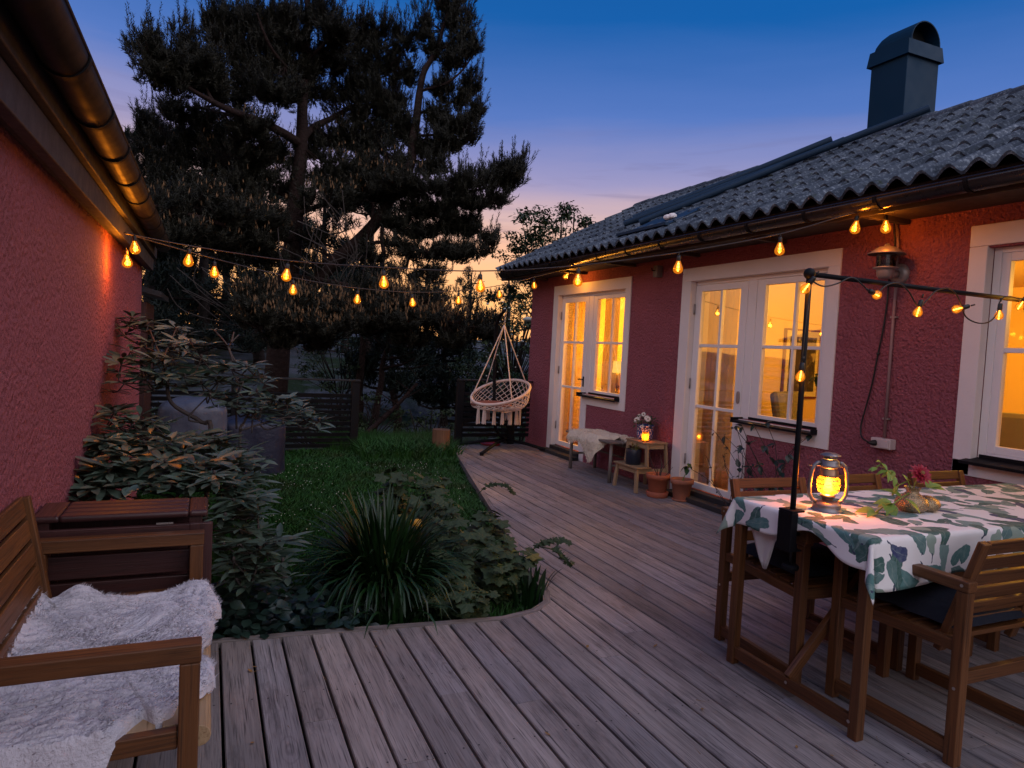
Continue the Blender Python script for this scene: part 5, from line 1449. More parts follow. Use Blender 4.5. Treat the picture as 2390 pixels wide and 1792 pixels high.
# grass on the bank just beyond the fence gap
for k in range(9000):
    x = U(1.6, 3.6); y = U(9.8, 11.2); h = U(.12, .34); p = V((x, y, -.2)); a = U(0, 2*PI); o = random.random()*30
    d = V((math.cos(a)*.25, math.sin(a)*.25, 1)); s_ = V((cr0.x, cr0.y, 0))*.006
    m.add([p-s_, p+s_, p+d*h], [(0, 1, 2)], [(0, 0, o)]*3)
g = m.build('lawn_grass', M['grass'], kind='stuff')
m = MB(); k = 0
while k < 420:
    x, y = U(-.2, 2.6), U(4.9, 8.6)
    if y < yend(x)+.2: continue
    if noise.noise(V((x*.9, y*.9, 31))) < -.05: continue
    m.ball((x, y, zlawn(x, y)+U(.06, .12)), U(.003, .006), 5, 3); k += 1
m.build('clover_flowers', M['tiny_white'], kind='stuff')
# ------------------------------------------------------------------ rhododendron
random.seed(5)
rh = thing('rhododendron', 'tall sprawling rhododendron with leathery grey-green leaves against the left wall', 'shrub', (.05, 4.6, -.12))
ROS = [  # px, py, Y, size
 (258, 738, 5.6, 1), (262, 745, 5.6, .8), (348, 752, 5.5, 1), (410, 765, 5.4, 1), (352, 800, 5.3, 1), (420, 800, 5.2, 1.1), (445, 798, 5.1, 1), (305, 820, 5.2, 1), (280, 850, 5.0, 1), (330, 850, 5.0, 1), (360, 838, 5.0, 1), (400, 838, 5.0, 1), (470, 835, 5.0, .9),
 (290, 895, 4.9, 1), (340, 885, 4.9, 1.1), (380, 880, 4.9, 1), (430, 880, 4.9, 1), (500, 770, 5.2, .45), (540, 862, 5.0, 1.1), (575, 858, 5.0, 1), (600, 862, 5.0, .8), (470, 895, 4.9, .9), (510, 890, 4.9, .9), (490, 925, 4.8, .7),
 (600, 915, 4.9, 1), (640, 930, 4.9, 1), (670, 945, 4.9, 1), (700, 960, 4.9, 1), (725, 975, 4.9, .9), (745, 985, 4.9, .9), (560, 955, 4.8, .9), (610, 960, 4.8, .9), (660, 990, 4.8, .8),
 (225, 960, 4.7, 1.1), (260, 985, 4.6, 1.1), (310, 990, 4.6, 1.1), (355, 990, 4.6, 1), (215, 975, 4.8, 1), (180, 1030, 4.5, 1.2), (140, 1075, 4.3, 1.3), (110, 1115, 4.2, 1.2), (200, 1040, 4.4, 1.2), (240, 1050, 4.4, 1.2), (290, 1040, 4.4, 1.2), (335, 1035, 4.4, 1.2), (385, 1035, 4.4, 1.2), (430, 1050, 4.4, 1.2), (480, 1040, 4.5, 1), (520, 1030, 4.5, 1.1),
 (165, 1095, 4.1, 1.2), (215, 1105, 4.1, 1.2), (265, 1095, 4.1, 1.3), (315, 1090, 4.1, 1.3), (360, 1085, 4.1, 1.2), (405, 1090, 4.1, 1.2), (455, 1085, 4.1, 1.2), (500, 1075, 4.2, 1.2), (545, 1060, 4.4, 1.1), (580, 1050, 4.5, 1), (600, 1075, 4.5, 1), (560, 1090, 4.3, 1.1),
 (190, 1140, 3.95, 1.2), (245, 1140, 3.95, 1.2), (300, 1135, 3.95, 1.2), (350, 1130, 3.95, 1.2), (400, 1130, 3.95, 1.2), (450, 1130, 3.95, 1.2), (500, 1125, 3.95, 1.2), (540, 1125, 4.0, 1.1), (575, 1120, 4.1, 1),
 (545, 1165, 3.85, 1), (575, 1175, 3.85, 1), (600, 1160, 3.95, 1), (560, 1200, 3.8, 1), (595, 1205, 3.8, 1), (560, 1235, 3.75, .9), (615, 1265, 3.75, 1.35), (560, 1270, 3.7, .9), (585, 1290, 3.7, .9), (545, 1310, 3.65, .9), (570, 1330, 3.68, .9), (600, 1320, 3.7, .9), (640, 1330, 3.75, .9), (550, 1350, 3.65, .9), (590, 1360, 3.68, .9)]
lv, br = MB(), MB()
base = [V((-.05, 4.75, -.14)), V((.12, 4.55, -.14)), V((.02, 4.2, -.14))]
def rosette(p, s, up_):
    n = random.randint(7, 10)
    for k in range(n):
        a = 2*PI*k/n+U(-.25, .25); dr = U(-.12, .50)
        d = V((math.cos(a), math.sin(a), dr))
        lv.leaf(p+d*.01, d, (d.x*-.25+up_.x, d.y*-.25+up_.y, 1), U(.11, .165)*s, U(.032, .046)*s, U(.0, .24), 3, .55)
    if random.random() < .4: br.ball(p+V((0, 0, .012)), .009, 6, 4, (1, 1, 1.5))
rp = []
for px_, py_, Y_, s_ in ROS:
    p = at(px_, py_, Y_); p.x = max(p.x, -.56+.06); rp.append(p)
    rosette(p, s_*.95, V((U(-.3, .3), U(-.4, .1), 1)))
    for q in range(0 if s_ < .6 else (3 if py_ > 1000 else 2)):
        p2_ = p+V((U(-.13, .13), U(-.05, .32), U(-.11, .05))); p2_.x = max(p2_.x, -.54); rosette(p2_, s_*.9, V((U(-.3, .3), U(-.4, .2), 1))); br.tube([p, p.lerp(p2_, .5)-V((0, 0, .02)), p2_], .004, 5)
# branches: a main leader, then each rosette hangs from the nearest earlier point
main = [[V((-.02, 4.75, -.14)), at(492, 1020, 4.8), at(470, 985, 4.85), at(400, 940, 4.9), at(390, 880, 5.0), at(383, 850, 5.05), at(372, 825, 5.1)],
        [V((.28, 4.8, -.14)), at(560, 1040, 4.8), at(570, 985, 4.85), at(590, 955, 4.85)], [at(590, 955, 4.85), at(588, 1010, 4.8)], [at(552, 1000, 4.85), at(553, 940, 4.9), at(568, 890, 4.95)],
        [at(560, 1005, 4.8), at(640, 980, 4.85), at(700, 968, 4.9)], [at(545, 850, 5.05), at(530, 805, 5.1), at(500, 770, 5.2)], [at(550, 845, 5.05), at(535, 810, 5.1), at(556, 782, 5.15)], [at(540, 800, 5.1), at(546, 775, 5.15)],
        [at(470, 985, 4.85), at(440, 975, 4.85), at(490, 920, 4.9)], [at(372, 825, 5.1), at(300, 790, 5.4), at(262, 748, 5.6)], [at(372, 825, 5.1), at(350, 770, 5.4)], [at(380, 840, 5.05), at(410, 770, 5.35)]]
nodes = []
for pl_ in main:
    c_ = catmull(pl_, 5); r0 = .016 if pl_ is main[0] else (.011 if pl_ is main[1] else .007)
    br.tube(c_, r0, 7, rr=[r0*(1-.5*k/len(c_)) for k in range(len(c_))]); nodes += c_
nodes += base
for p in sorted(rp, key=lambda v: (v-V((.1, 4.6, .1))).length):
    q = min(nodes, key=lambda v: (v-p).length + (.25 if v.z > p.z else 0))
    mid = p.lerp(q, .5)+V((U(-.03, .03), U(-.02, .05), -.04)); br.tube(catmull([q, mid, p], 4), .005, 5, rr=[lerp(.0065, .0035, k/8) for k in range(9)]); nodes += [mid, p]
lv.build('leaves', M['rhodo'], rh, smooth=True); br.build('branches', M['twig'], rh, smooth=True)
# ------------------------------------------------------------------ low plants along the deck edge
random.seed(3)
gcv = MB()
for k in range(620):
    x = U(.04, .85); y = yend(x)+U(.04, .55); h = U(.05, .26)*(1-.3*(x > .6))
    p = V((x, y, -.12+h)); a = U(0, 2*PI)
    gcv.leaf(p, (math.cos(a), math.sin(a)-.4, U(-.2, .5)), (U(-.3, .3), -.5+U(-.3, .3), 1), U(.05, .085), U(.04, .062), .25, 3, .6)
tag(gcv.build('ground_cover', M['ground_leaf'], kind='stuff', smooth=True), 'low round-leaved ground cover at the deck edge', 'ground cover')
def strap_clump(label, c, n, L0, L1, W, spread, mat, group=None):
    t_ = MB()
    for k in range(n):
        a = U(0, 2*PI); r = U(0, 1)**.6*.13; L = U(L0, L1); lean = U(.12, 1.0)*spread
        p = V((c[0]+math.cos(a)*r, c[1]+math.sin(a)*r, c[2])); a2 = a+U(-.5, .5)
        dh = V((math.cos(a2), math.sin(a2), 0)); sd2 = V((-math.sin(a2), math.cos(a2), 0)); o = random.random()*30
        N_ = 7; vs, gs = [], []
        for j in range(N_+1):
            t = j/N_; ang = lean*(.25+1.75*t*t)
            q = p if j == 0 else q + (dh*math.sin(ang)+V((0, 0, math.cos(ang))))*(L/N_)
            w = W*(.7+.5*t)*(1-t**3.5)+.0008
            nrm = V((0, 0, 1)) if ang > .5 else dh*-1
            vs += [q-sd2*w, q+V((0, 0, -w*.5)), q+sd2*w]; gs += [(t, -1, o), (t, 0, o), (t, 1, o)]
        t_.add(vs, [f for j in range(N_) for f in ((j*3, j*3+1, j*3+4, j*3+3), (j*3+1, j*3+2, j*3+5, j*3+4))], gs)
    return t_
cl = strap_clump('', (1.0, 4.06, -.13), 760, .38, .80, .0112, 1.45, None)
o_ = cl.build('daylily_clump', M['strap'], None, smooth=True); tag(o_, 'large dense clump of arching strap leaves in the middle of the garden bed', 'plant', 'strap leaved clumps')
cl = strap_clump('', (1.0, 3.72, -.13), 50, .28, .50, .010, 1.35, None)
o_ = cl.build('daylily_clump', M['strap'], None, smooth=True); tag(o_, 'smaller clump of drooping strap leaves hanging over the deck edge', 'plant', 'strap leaved clumps')
cl = strap_clump('', (1.88, 3.86, -.13), 26, .22, .36, .012, .5, None)
o_ = cl.build('daylily_clump', M['strap'], None, smooth=True); tag(o_, 'few upright leaf blades in the rounded corner of the garden bed', 'plant', 'strap leaved clumps')
def lobed(mb, p, d, nrm, S):
    """a palmate leaf of five lobes"""
    d = V(d).normalized(); nrm = V(nrm); sd2 = d.cross(nrm)
    if sd2.length < 1e-3: sd2 = d.cross(V((1, .1, 0)))
    sd2.normalize(); nn = sd2.cross(d); o = random.random()*30
    N_ = 20; vs = [p]; gs = [(0, 0, o)]
    for k in range(N_+1):
        a = -2.5+5.0*k/N_; r = S*(.70+.17*math.cos(5*a*.62*1.6)+.05*math.cos(11*a)); 
        vs.append(p+d*(math.cos(a)*r+S*.25)+sd2*(math.sin(a)*r)+nn*(.10*r*math.cos(a*5)-.25*r*r/S)); gs.append((1, .6*math.cos(5*a*.62*1.6-PI), o))
    mb.add(vs, [(0, k, k+1) for k in range(1, N_+1)], gs)
def leafy(label, c, H_, n, S, spread, name='mallow_plant', mats=('mallow', 'yleaf'), lean=(0, 0)):
    t_ = thing(name, label, 'plant', c, 'leafy plants in the garden bed')
    a_, b_, s_ = MB(), MB(), MB()
    for k in range(n):
        an = U(0, 2*PI); top = V((c[0]+math.cos(an)*spread*U(.2, 1)+lean[0], c[1]+math.sin(an)*spread*U(.2, 1)+lean[1], c[2]+H_*U(.5, 1)))
        pts = [V(c)+V((U(-.03, .03), U(-.03, .03), 0)), V(c).lerp(top, .5)+V((U(-.03, .03), U(-.03, .03), .03)), top]
        cp = catmull(pts, 4); s_.tube(cp, .004, 5)
        for q in cp[2:]:
            for e in range(2):
                an2 = U(0, 2*PI); d = V((math.cos(an2), math.sin(an2)-.2, U(.05, .5))); L = U(.04, .10); e_ = q+d.normalized()*L
                s_.tube([q, e_], .002, 4)
                lobed(b_ if random.random() < .035 else a_, e_, (d.x, d.y, d.z-.5), (U(-.35, .35), -.35+U(-.35, .35), 1), S*U(.55, 1.15))
    a_.build('leaves', M[mats[0]], t_); s_.build('stem', M['shrubleaf'], t_)
    if b_.v: b_.build('leaves', M[mats[1]], t_)['label'] = 'yellowing leaves'
    return t_
leafy('bushy lobed-leaf plant just right of the big strap-leaf clump', (1.45, 4.12, -.13), .50, 11, .075, .26)
leafy('bushy lobed-leaf plant with yellowing leaves in the corner of the bed beside the deck', (1.72, 4.02, -.13), .42, 10, .07, .22)
leafy('lobed-leaf plant spilling over the deck edge halfway along the bed', (1.86, 4.55, -.13), .46, 11, .07, .24)
leafy('lobed-leaf plant standing behind the yellow ball', (1.62, 4.95, -.13), .52, 9, .075, .22)
leafy('low lobed-leaf plant between the deck edge and the bushy plants', (1.40, 3.72, -.13), .28, 10, .06, .22)
leafy('tall sparse lobed-leaf plant at the back of the bed beside the deck edge', (1.78, 5.5, -.13), .58, 7, .07, .20)
leafy('single tall broad-leaved plant at the back left of the bed', (1.55, 5.9, -.13), .50, 4, .09, .12)
# a spray reaching out over the boards
sp = thing('leafy_sprig', 'thin leafy sprig reaching out from the bed across the deck boards', 'plant', (1.95, 4.2, -.1), 'leafy sprigs over the deck edge')
s_, a_ = MB(), MB()
for pts in ([V((1.9, 4.2, -.1)), V((2.02, 4.12, .16)), V((2.12, 4.02, .24)), V((2.22, 3.98, .235))], [V((2.06, 4.08, .19)), V((2.10, 3.95, .20)), V((2.18, 3.88, .12))]):
    cp = catmull(pts, 5); s_.tube(cp, .004, 5)
    for q in cp[5:]:
        for e in range(3): lobed(a_, q+V((U(-.02, .02), U(-.02, .02), .01)), (U(-1, 1), U(-1, 1), U(-.7, .2)), (U(-.4, .4), -.5, 1), U(.022, .042))
s_.build('stem', M['shrubleaf'], sp); a_.build('leaves', M['mallow'], sp)
sp = thing('leafy_sprig', 'small drooping sprig over the deck edge farther back', 'plant', (2.15, 6.2, -.1), 'leafy sprigs over the deck edge')
s_, a_ = MB(), MB()
cp = catmull([V((2.2, 6.0, -.1)), V((2.36, 5.9, .2)), V((2.52, 5.82, .25)), V((2.62, 5.8, .17))], 5); s_.tube(cp, .004, 5)
for q in cp[5:]:
    for e in range(3): lobed(a_, q, (U(-1, 1), U(-1, 1), U(-.8, .1)), (U(-.4, .4), -.5, 1), U(.025, .045))
s_.build('stem', M['shrubleaf'], sp); a_.build('leaves', M['mallow'], sp)
m = MB(); c = at(974, 1224, 4.72); m.ball(c, .042, 18, 12, (1, 1, .95)); m.ball(c+V((-.022, .01, .012)), .03, 14, 9)
tag(m.build('yellow_ball', M['yellowball'], None, smooth=True), 'small round yellow ball among the leaves behind the strap-leaf clump', 'ball')

# ------------------------------------------------------------------ trees
def needle_shoot(mb, p, d, L, n, nl, nw):
    d = V(d).normalized(); a = d.orthogonal().normalized(); b = d.cross(a); o = random.random()*30
    for k in range(n):
        t = k/n; an = k*2.4+U(-.3, .3)
        out = (a*math.cos(an)+b*math.sin(an))
        nd = (out*U(.55, .85)+d*U(.5, .9))
        q = p+d*(L*t); s_ = nd.cross(out+V((U(-.4, .4), U(-.4, .4), U(-.4, .4))))
        if s_.length < 1e-5: continue
        s_ = s_.normalized()*(nw/2); l_ = nl*U(.75, 1.2)*(1-.35*t)
        mb.add([q-s_, q+s_, q+nd*l_], [(0, 1, 2)], [(0, 0, o)]*3)
def candle(mb, p, L, r):
    o = random.random()*30; d = V((U(-.18, .18), U(-.18, .18), 1))
    vs = [p]+[p+d*(L*.3)+V((math.cos(a)*r, math.sin(a)*r, 0)) for a in (0, 2.1, 4.2)]+[p+d*L]
    mb.add(vs, [(0, 2, 1), (0, 3, 2), (0, 1, 3), (1, 2, 4), (2, 3, 4), (3, 1, 4)], [(0, 0, o)]*5)
def limb(mb, pts, r0, r1, seg=8, wob=.0):
    c = catmull(pts, 6); n = len(c)
    c = [p+V((noise.noise(p*1.3), noise.noise(p*1.3+V((7, 1, 3))), noise.noise(p*1.3+V((2, 9, 4)))))*wob for p in c]
    mb.tube(c, r0, seg, rr=[lerp(r0, r1, (k/(n-1))) for k in range(n)]); return c
random.seed(21)
YP = 15.5
pt_ = thing('pine_tree', 'big dark pine with tan shoots that fills the left half of the sky', 'tree', at(640, 905, YP))
tr = MB(); lb_ = MB(); nd_ = MB(); cn = MB()
def PP(x, y, dy=0): return at(x, y, YP+dy)
trunk = limb(tr, [PP(636, 960), PP(645, 880), PP(652, 800), PP(664, 700), PP(680, 600), PP(688, 520), PP(692, 440), PP(700, 380), PP(705, 310), PP(706, 240), PP(712, 150), PP(718, 60), PP(716, -60), PP(712, -170)], .27, .03, 12)
LIMBS = [
 ([PP(672, 690), PP(720, 668, -.2), PP(780, 612, -.5), PP(842, 556, -.7), PP(884, 505, -.8), PP(925, 440, -.8), PP(957, 385, -.7), PP(968, 316, -.6), PP(973, 266, -.5), PP(981, 215, -.5), PP(991, 172, -.5), PP(1010, 134, -.4), PP(1028, 84, -.3), PP(1047, 13, -.2), PP(1052, -60, 0)], .17, .025),
 ([PP(700, 335), PP(640, 300, -.6), PP(560, 268, -1.0), PP(500, 240, -1.2), PP(440, 204, -1.2), PP(380, 150, -1.2)], .10, .02),
 ([PP(500, 240, -1.2), PP(475, 190, -1), PP(455, 110, -.9)], .04, .012), ([PP(560, 268, -1.0), PP(480, 255, .2), PP(400, 245, .6)], .05, .012),
 ([PP(706, 325), PP(745, 290, .5), PP(790, 268, .8), PP(850, 225, 1), PP(880, 130, 1.2)], .09, .02),
 ([PP(692, 470), PP(640, 440, .5), PP(590, 418, 1), PP(520, 390, 1.4), PP(400, 370, 1.8), PP(335, 330, 2)], .09, .015),
 ([PP(684, 560), PP(620, 548, -1), PP(540, 530, -1.6), PP(430, 500, -2), PP(350, 480, -2)], .08, .015),
 ([PP(668, 606), PP(610, 580, -.6), PP(517, 570, -1.2), PP(410, 565, -1.8)], .07, .015),
 ([PP(690, 500), PP(740, 478, -.4), PP(830, 452, -.9), PP(960, 442, -1.4), PP(1080, 446, -1.7), PP(1180, 418, -1.9), PP(1222, 378, -2.0)], .06, .012),
 ([PP(884, 505, -.8), PP(950, 545, -1.2), PP(1040, 520, -1.5), PP(1100, 520, -1.5)], .06, .012),
 ([PP(800, 600, -.5), PP(880, 565, -1), PP(960, 580, -1.5), PP(1040, 595, -1.8), PP(1120, 595, -2)], .05, .012),
 ([PP(706, 240), PP(660, 170, .6), PP(580, 110, .9), PP(510, 50, 1)], .07, .015), ([PP(712, 150), PP(760, 100, -.5), PP(800, 40, -.8)], .05, .012), ([PP(708, 200), PP(640, 120, -.8), PP(600, 30, -1)], .05, .012),
 ([PP(981, 215, -.5), PP(1040, 195, -.9), PP(1080, 160, -1), PP(1108, 120, -1)], .035, .01), ([PP(973, 266, -.5), PP(1040, 245, -.2), PP(1105, 205, 0)], .035, .01), ([PP(968, 316, -.6), PP(1040, 310, -.9), PP(1110, 270, -1)], .035, .01), ([PP(1010, 134, -.4), PP(1060, 90, -.5), PP(1095, 50, -.5)], .03, .01),
 ([PP(968, 330, -.6), PP(930, 270, .4), PP(880, 200, .8), PP(860, 110, 1)], .05, .012), ([PP(957, 385, -.7), PP(890, 350, .5), PP(840, 320, 1)], .05, .012),
 ([PP(660, 735), PP(720, 730, -1.5), PP(800, 745, -2.6), PP(920, 735, -3.2), PP(1040, 750, -3.6)], .07, .015), ([PP(656, 770), PP(640, 740, -1.5), PP(610, 715, -2.6)], .06, .015), ([PP(668, 640), PP(800, 665, -1.4), PP(930, 690, -2.4), PP(1010, 700, -3)], .06, .012),
]
LC = []
for pts, r0, r1 in LIMBS:
    c = limb(lb_ if r0 < .15 else tr, pts, r0, r1, 7, .05); LC += c
# pads of foliage: px, py, rx, ry, dY, how many shoots, candles?
PADS = [
 (345, 120, 32, 40, -1.2, 150, 0), (395, 140, 45, 42, -1.2, 190, 0), (430, 110, 26, 45, -1.0, 130, 0), (460, 165, 40, 38, -1.0, 170, 0), (350, 165, 38, 30, -1.3, 140, 0), (420, 190, 50, 28, -1.1, 170, 0), (490, 150, 22, 50, -.9, 110, 0), (505, 200, 24, 34, -.8, 90, 0),
 (500, 55, 22, 36, 1, 100, 0), (530, 75, 34, 45, .9, 150, 0), (545, 35, 22, 40, .9, 110, 0), (590, 50, 30, 50, .6, 150, 0), (560, 120, 48, 42, .7, 210, 0), (632, 60, 26, 50, 0, 130, 0), (665, 45, 22, 50, -.3, 120, 0), (690, 80, 30, 45, -.3, 140, 0), (720, 30, 26, 55, 0, 150, 0), (765, 45, 28, 50, -.6, 150, 0), (790, 80, 28, 40, -.5, 120, 0), (620, 130, 44, 42, .3, 200, 0), (680, 150, 44, 42, 0, 190, 0), (745, 130, 40, 40, .3, 180, 0), (590, 185, 54, 40, .2, 230, 0), (650, 215, 52, 36, -.6, 220, 0), (550, 215, 34, 36, .6, 120, 0), (725, 200, 44, 42, .8, 190, 0), (785, 140, 30, 34, .7, 110, 0),
 (835, 80, 22, 36, 1, 90, 0), (860, 75, 20, 36, 1, 90, 0), (890, 95, 26, 40, 1, 120, 0), (905, 70, 18, 36, .9, 80, 0), (945, 90, 24, 40, .4, 110, 0), (985, 60, 26, 44, 0, 120, 0), (850, 130, 38, 34, 1, 150, 0), (900, 150, 40, 38, .7, 170, 0), (945, 155, 34, 40, .3, 150, 0), (820, 185, 46, 36, 1, 180, 0), (880, 210, 48, 38, .6, 200, 0), (800, 240, 46, 36, 1, 180, 0), (860, 265, 50, 36, .6, 200, 0), (925, 235, 38, 40, .2, 160, 0), (1015, 110, 24, 30, -.2, 90, 0),
 (1050, 20, 28, 34, -.1, 130, 0), (1075, 60, 26, 26, -.5, 110, 0), (1085, 25, 16, 30, -.4, 70, 0), (1060, 100, 28, 20, -.6, 90, 0), (1100, 110, 16, 24, -1, 70, 0), (1060, 140, 28, 16, -.8, 80, 0), (1098, 195, 24, 20, 0, 90, 0), (1115, 195, 10, 22, 0, 40, 0), (1060, 230, 38, 20, -.2, 110, 0), (1030, 200, 26, 20, -.5, 80, 0), (1100, 260, 26, 24, -1, 100, 0), (1060, 290, 42, 22, -.8, 130, 0), (1020, 275, 30, 24, -.6, 100, 0), (1090, 310, 24, 30, -1, 110, 0), (1040, 330, 42, 22, -.9, 140, 0), (1000, 345, 40, 26, -.6, 130, 0), (940, 300, 34, 40, -.2, 150, 0), (1010, 385, 40, 22, -.9, 120, 0),
 (335, 275, 14, 28, 1.8, 60, 0), (355, 305, 28, 30, 1.8, 120, 0), (395, 310, 34, 34, 1.4, 140, 0), (410, 260, 34, 26, .6, 110, 0), (445, 320, 44, 30, 1.2, 170, 1), (470, 275, 30, 24, .6, 70, 0), (345, 345, 36, 20, 1.8, 110, 0),
 (520, 320, 54, 36, .6, 230, 1), (590, 300, 46, 30, -.6, 190, 1), (560, 360, 60, 30, 0, 230, 1), (630, 350, 46, 34, .6, 180, 1), (470, 370, 54, 28, 1.2, 200, 1), (395, 380, 48, 28, 1.6, 170, 1), (330, 400, 36, 36, 1.8, 120, 1), (380, 430, 50, 28, 1.2, 150, 1),
 (480, 430, 56, 24, .6, 150, 1), (560, 440, 50, 24, 0, 140, 1), (450, 480, 60, 30, -1.6, 220, 2), (530, 500, 60, 28, -1.6, 230, 2), (380, 500, 44, 34, -1.8, 170, 2), (610, 500, 52, 32, -1.2, 200, 2), (600, 400, 46, 20, .4, 120, 1), (660, 420, 36, 24, 0, 100, 1),
 (740, 340, 46, 34, .6, 170, 1), (790, 320, 46, 32, 1, 170, 1), (850, 330, 50, 34, .6, 190, 1), (760, 400, 54, 30, 0, 200, 1), (830, 400, 54, 34, -.6, 220, 2), (900, 380, 44, 40, -.6, 190, 1), (880, 440, 54, 28, -1, 210, 2), (800, 460, 54, 28, -1, 200, 2), (740, 470, 40, 30, -1, 150, 2), (950, 430, 46, 28, -1.6, 180, 1), (1020, 440, 48, 26, -2, 190, 0), (1080, 430, 44, 26, -2.2, 180, 0), (1135, 430, 40, 26, -2.2, 160, 0), (1180, 405, 30, 26, -2.2, 120, 0), (1212, 385, 18, 22, -2.2, 80, 0), (1195, 420, 22, 20, -2.2, 70, 0), (1150, 465, 34, 16, -2.2, 90, 0), (1100, 470, 40, 20, -2.1, 130, 0),
 (1035, 490, 44, 24, -1.8, 150, 0), (980, 485, 40, 28, -1.4, 140, 0), (1060, 530, 34, 22, -1.5, 120, 0), (1098, 530, 24, 24, -1.5, 110, 0), (980, 540, 44, 20, -1.3, 110, 0), (920, 520, 34, 24, -1, 100, 0),
 (930, 575, 40, 20, -1.2, 110, 0), (990, 590, 44, 18, -1.6, 130, 0), (1060, 590, 40, 20, -1.8, 130, 0), (1120, 585, 34, 22, -2, 120, 0), (1140, 560, 18, 24, -2, 60, 0), (860, 590, 36, 22, -1, 90, 0), (1000, 640, 40, 24, -1.6, 100, 0), (940, 640, 40, 24, -1.4, 100, 0),
 (420, 545, 50, 24, -1.8, 170, 2), (500, 555, 50, 24, -1.4, 170, 2), (580, 560, 44, 24, -1.2, 160, 2), (640, 540, 34, 26, -.8, 110, 2), (360, 560, 36, 30, -1.8, 110, 1), (550, 600, 40, 18, -1, 90, 2), (620, 610, 34, 16, -.8, 70, 1),
 (740, 560, 34, 24, -.4, 80, 1), (720, 610, 30, 24, -.4, 70, 1), (600, 700, 40, 24, -2.6, 160, 3), (650, 710, 46, 24, -2.4, 190, 3), (720, 715, 50, 26, -2.2, 210, 3), (620, 745, 50, 22, -2.6, 200, 3), (690, 755, 50, 22, -2.4, 200, 3), (790, 730, 46, 26, -2.6, 190, 3), (760, 765, 46, 22, -2.6, 180, 3), (850, 720, 46, 24, -2.8, 180, 3), (850, 760, 46, 20, -2.8, 170, 3), (920, 710, 44, 24, -3, 170, 3), (930, 750, 46, 22, -3.2, 180, 3), (1000, 745, 44, 24, -3.2, 180, 3), (1060, 755, 44, 24, -3.6, 180, 3), (1110, 765, 34, 24, -3.6, 130, 2), (1150, 775, 26, 20, -3.7, 90, 2), (990, 700, 40, 20, -3, 120, 2), (880, 680, 44, 18, -2.4, 110, 2), (1060, 790, 44, 20, -3.4, 120, 2), (960, 790, 44, 18, -3, 110, 1), (660, 790, 44, 18, -2.2, 110, 1), (740, 800, 40, 16, -2.2, 90, 1)]
for (px_, py_, rx, ry, dy, n, cd_) in PADS:
    c = PP(px_, py_, dy); k_ = (YP+dy)/FPX*1.02; RX, RZ = rx*k_, ry*k_; RY = max(RX, .5)*.9
    # upright leader shoots give the crown its spiky top
    for q in range(max(3, int(rx*.16))):
        u = U(-1, 1); p = c+V((u*RX, U(-.6, .6)*RY, RZ*(.55+.45*math.sqrt(1-u*u))*U(.75, 1.1)))
        d = V((u*.25+U(-.12, .12), U(-.1, .1), 1)).normalized(); L = U(.30, .62)
        for j in range(3): needle_shoot(nd_, p+d*(L*j/3), d+V((U(-.12, .12), U(-.12, .12), 0)), L/2.4, 13, .11-.022*j, .020)
    # a few branchlets carry the shoots
    src = min(LC, key=lambda v: (v-c).length)
    ends = []
    for b in range(5):
        e = c+V((U(-.8, .8)*RX, U(-.8, .8)*RY, U(-.5, .6)*RZ)); mid = src.lerp(e, .55)-V((0, 0, .08*(e-src).length))
        lb_.tube([src, mid, e], .012, 4, rr=[.016, .010, .004]); ends.append(e)
    root = c+V((0, 0, -.35*RZ))
    for q in range(int(n/2.6)):
        while True:
            u = V((U(-1, 1), U(-1, 1), U(-1, 1)))
            if .25 < u.length < 1: break
        tip = c+V((u.x*RX*1.25, u.y*RY*1.25, u.z*RZ*1.22))
        if noise.noise(tip*1.9) < -.30: continue
        st_ = root.lerp(tip, U(.0, .35))+V((U(-.1, .1), U(-.1, .1), U(-.1, .05))); md = st_.lerp(tip, .55)-V((0, 0, U(.02, .12)))
        dd = (tip-md).normalized(); up2 = (dd+V((U(-.2, .2), U(-.2, .2), U(.5, 1.0)))).normalized()
        lb_.tube([st_, md, tip], .006, 3, cap=False)
        ns = random.randint(7, 9)
        for j in range(ns):
            f = .25+.8*j/ns; p = st_.lerp(md, f/.55) if f < .55 else md.lerp(tip, (f-.55)/.45)
            p = p+V((U(-.07, .07), U(-.07, .07), U(-.04, .07)))
            if noise.noise(V((p.x*2.9, p.y*.8, p.z*2.9))) < -.20: continue
            needle_shoot(nd_, p, (up2*.8+dd*.5+V((U(-.6, .6), U(-.6, .6), U(-.2, .3)))), U(.10, .20), 15, .115, .019)
        needle_shoot(nd_, tip, up2, U(.2, .34), 20, .085, .017)
        if cd_ and u.z > -.35:
            for j in range(3):
                if random.random() < (.08, .25, 1.0)[cd_-1]: candle(cn, tip+V((U(-.12, .12), U(-.14, .02), U(.06, .22))), U(.07, .13), .017)
tr.build('trunk', M['redbark'], pt_, smooth=True); lb_.build('branches', M['redbark'], pt_, smooth=True)
nd_.build('needles', M['needles'], pt_); cn.build('shoots', M['candle'], pt_)
